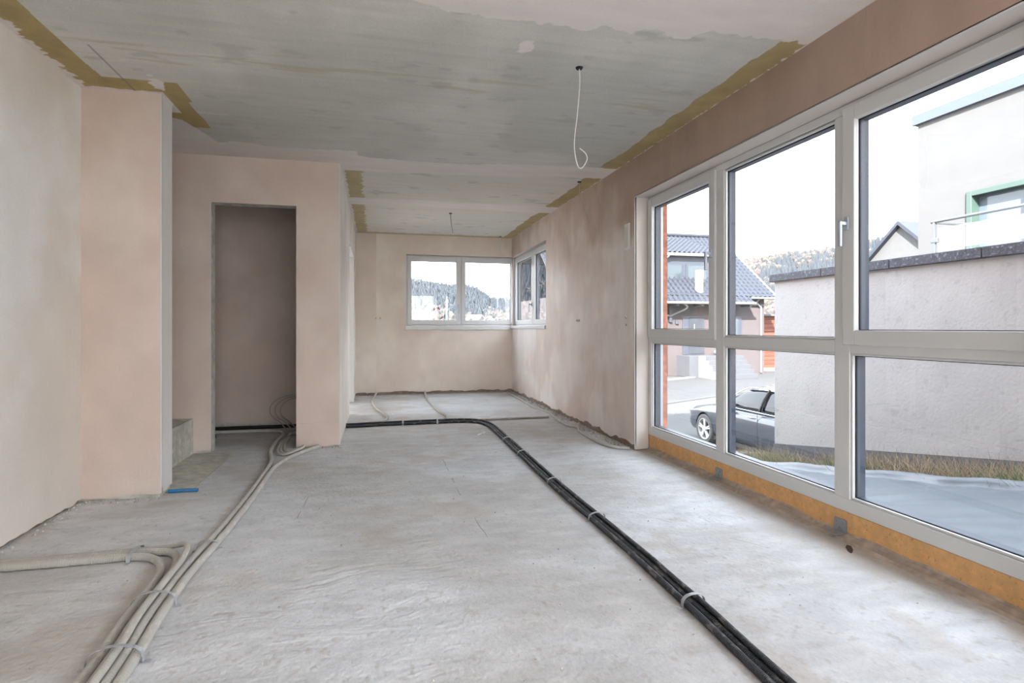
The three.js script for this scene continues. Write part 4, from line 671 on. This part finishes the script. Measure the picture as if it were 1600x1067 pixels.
// ---------------------------------------------------------------- wooded hills and the village in the valley
function ridge(pts, a) { if (a <= pts[0][0]) return pts[0][1]; for (let i = 1; i < pts.length; i++) if (a <= pts[i][0]) { const t = (a - pts[i - 1][0]) / (pts[i][0] - pts[i - 1][0]), s = t * t * (3 - 2 * t); return pts[i - 1][1] + (pts[i][1] - pts[i - 1][1]) * s; } return pts[pts.length - 1][1]; }
function makeHill(base, dir, pts, depth, foot, nTrees, mix, label, forestLabel, hTree) {
  // base: point on the ridge axis; dir: along the ridge; the near foot lies `depth` closer to the house
  const u = V3(dir[0], 0, dir[1]).normalize(), n = V3(-base[0], 0, -base[1]).normalize(), a0 = pts[0][0], a1 = pts[pts.length - 1][0];
  const at = (a, f) => { const r = ridge(pts, a), y = foot + (r - foot) * Math.pow(Math.max(0, 1 - f), 0.9) + (fbm(a / 60 + 9, f * 6, 3) - 0.5) * 8 * Math.min(1, (1 - f) * 3); return V3(base[0] + u.x * a + n.x * depth * f, y, base[1] + u.z * a + n.z * depth * f); };
  const NA = 80, NF = 24, P = [], I = []; for (let i = 0; i <= NA; i++) for (let j = -2; j <= NF; j++) { const v = at(a0 + (a1 - a0) * i / NA, Math.max(0, j / NF)); if (j < 0) { v.x += n.x * depth * j * 0.1; v.z += n.z * depth * j * 0.1; v.y -= 6 * j * j; } P.push(v.x, v.y, v.z); }
  const R = NF + 3; for (let i = 0; i < NA; i++) for (let j = 0; j < R - 1; j++) { const a = i * R + j; I.push(a, a + 1, a + R, a + 1, a + R + 1, a + R); }
  const g = new THREE.BufferGeometry(); g.setAttribute('position', new THREE.Float32BufferAttribute(P, 3)); g.setIndex(I); g.computeVertexNormals();
  struct(mk('hill', g, std(0x30312b, 1, { side: THREE.DoubleSide })), label, 'hill');
  const conifer = mergeGeometries([0, 1, 2].map((k) => { const c = new THREE.ConeGeometry(0.26 - k * 0.055, 0.5, 6); c.translate(0, 0.35 + k * 0.2, 0); return clean(c); }));
  const leafy = (() => { const c = new THREE.IcosahedronGeometry(0.27, 1); const p = c.attributes.position; for (let i = 0; i < p.count; i++) { const k = 0.8 + 0.4 * hash(Math.round(p.getX(i) * 99), Math.round(p.getY(i) * 77)); p.setXYZ(i, p.getX(i) * k, p.getY(i) * 1.45 * k + 0.45, p.getZ(i) * k); } c.computeVertexNormals(); return c; })();
  const lists = [[], []];
  for (let i = 0; i < nTrees; i++) { const a = rr(a0, a1), f = Math.pow(rnd(), 1.1) * 0.97, v = at(a, f), con = fbm(a / 55 + seed % 1, f * 4 + 3, 3) + rr(-0.12, 0.12) < mix(f); lists[con ? 0 : 1].push([v, rr(0.7, 1.3) * hTree]); }
  [[conifer, 'conifer_forest', forestLabel[0]], [leafy, 'bare_forest', forestLabel[1]]].forEach(([geo, name, lab], k) => {
    const m = new THREE.InstancedMesh(geo, std(0xffffff, 1), lists[k].length), M = new THREE.Matrix4(), col = new THREE.Color();
    lists[k].forEach(([v, s], i) => { M.compose(v.clone().setY(v.y - 0.12 * s), new THREE.Quaternion().setFromAxisAngle(V3(0, 1, 0), rr(0, 6)), V3(s * rr(0.8, 1.2), s, s * rr(0.8, 1.2))); m.setMatrixAt(i, M); const t = rr(0.85, 1.15); k ? m.setColorAt(i, col.setRGB(0.047 * t, 0.041 * t * rr(0.92, 1.12), 0.038 * t)) : m.setColorAt(i, col.setRGB(0.022 * t, 0.028 * t, 0.034 * t)); });  // conifer tone kept bluish, distance haze put into the colour
    m.name = numbered(name); scene.add(m); tag(m, lab, 'forest', null, 'stuff');
  });
}
// hill behind the corner window: bearing about 8 to 18 degrees right of the room axis
makeHill([140, -880], [0.985, 0.17], [[-420, 110], [-180, 84], [-92, 70], [-17, 62], [8, 58], [22, 49], [36, 41], [65, 38], [120, 40], [200, 46], [420, 80]], 420, -4, 14000, (f) => 0.74 - f * 0.36, 'steep wooded hill beyond the corner window', ['dark conifers covering the hill beyond the corner window', 'bare brown trees on the hill beyond the corner window'], 9.5);
// hill behind the tiled house
makeHill([450, -430], [0.75, 0.66], [[-250, 12], [-190, 40], [-150, 64], [-60, 72], [0, 78], [60, 84], [140, 90], [320, 80]], 260, 2, 12000, (f) => 0.45, 'brownish wooded hill behind the tiled house', ['green conifers on the hill behind the tiled house', 'bare brown trees on the hill behind the tiled house'], 6.5);
function farHouse(x, y, z, w, d, h, ry, label) {
  const g = tag(grp('village_house', x, y, z, ry), label, 'house', 'village houses in the valley');
  const s = new THREE.Shape(); s.moveTo(-w / 2, -12); s.lineTo(-w / 2, h); s.lineTo(0, h + w * 0.35); s.lineTo(w / 2, h); s.lineTo(w / 2, -12); s.closePath();
  const e = new THREE.ExtrudeGeometry(s, { depth: d, bevelEnabled: false }); e.translate(0, 0, -d / 2); mk('wall', e, mWhiteWall, g);
  for (const k of [-1, 1]) { const r = new THREE.BoxGeometry(w * 0.64, 0.4, d + 1); r.rotateZ(-k * Math.atan2(0.35, 0.5)); r.translate(k * w * 0.27, h + w * 0.175 + 0.3, 0); mk('roof', r, std(0x6b5f62, 0.8), g); }
}
farHouse(18, 1.6, -232, 3.6, 5, 2, 0.3, 'white village house below the conifer slope'); farHouse(45, 2.6, -262, 5, 6, 2, 0.9, 'white village house with its gable below the bare trees'); farHouse(46, 1.9, -234, 3.6, 5, 1.8, -0.4, 'low white village house at the foot of the bare trees'); farHouse(36, 1.5, -225, 3.4, 5, 1.8, 0.1, 'small white village house nearest the window post');

scene.traverse((o) => { if (o.name === 'tile_covering' || o.name === 'dormer_roof') o.userData.kind = 'stuff'; });
scene.traverse((o) => { if (o.isMesh) { o.castShadow = true; o.receiveShadow = true; } });
renderer.render(scene, camera);
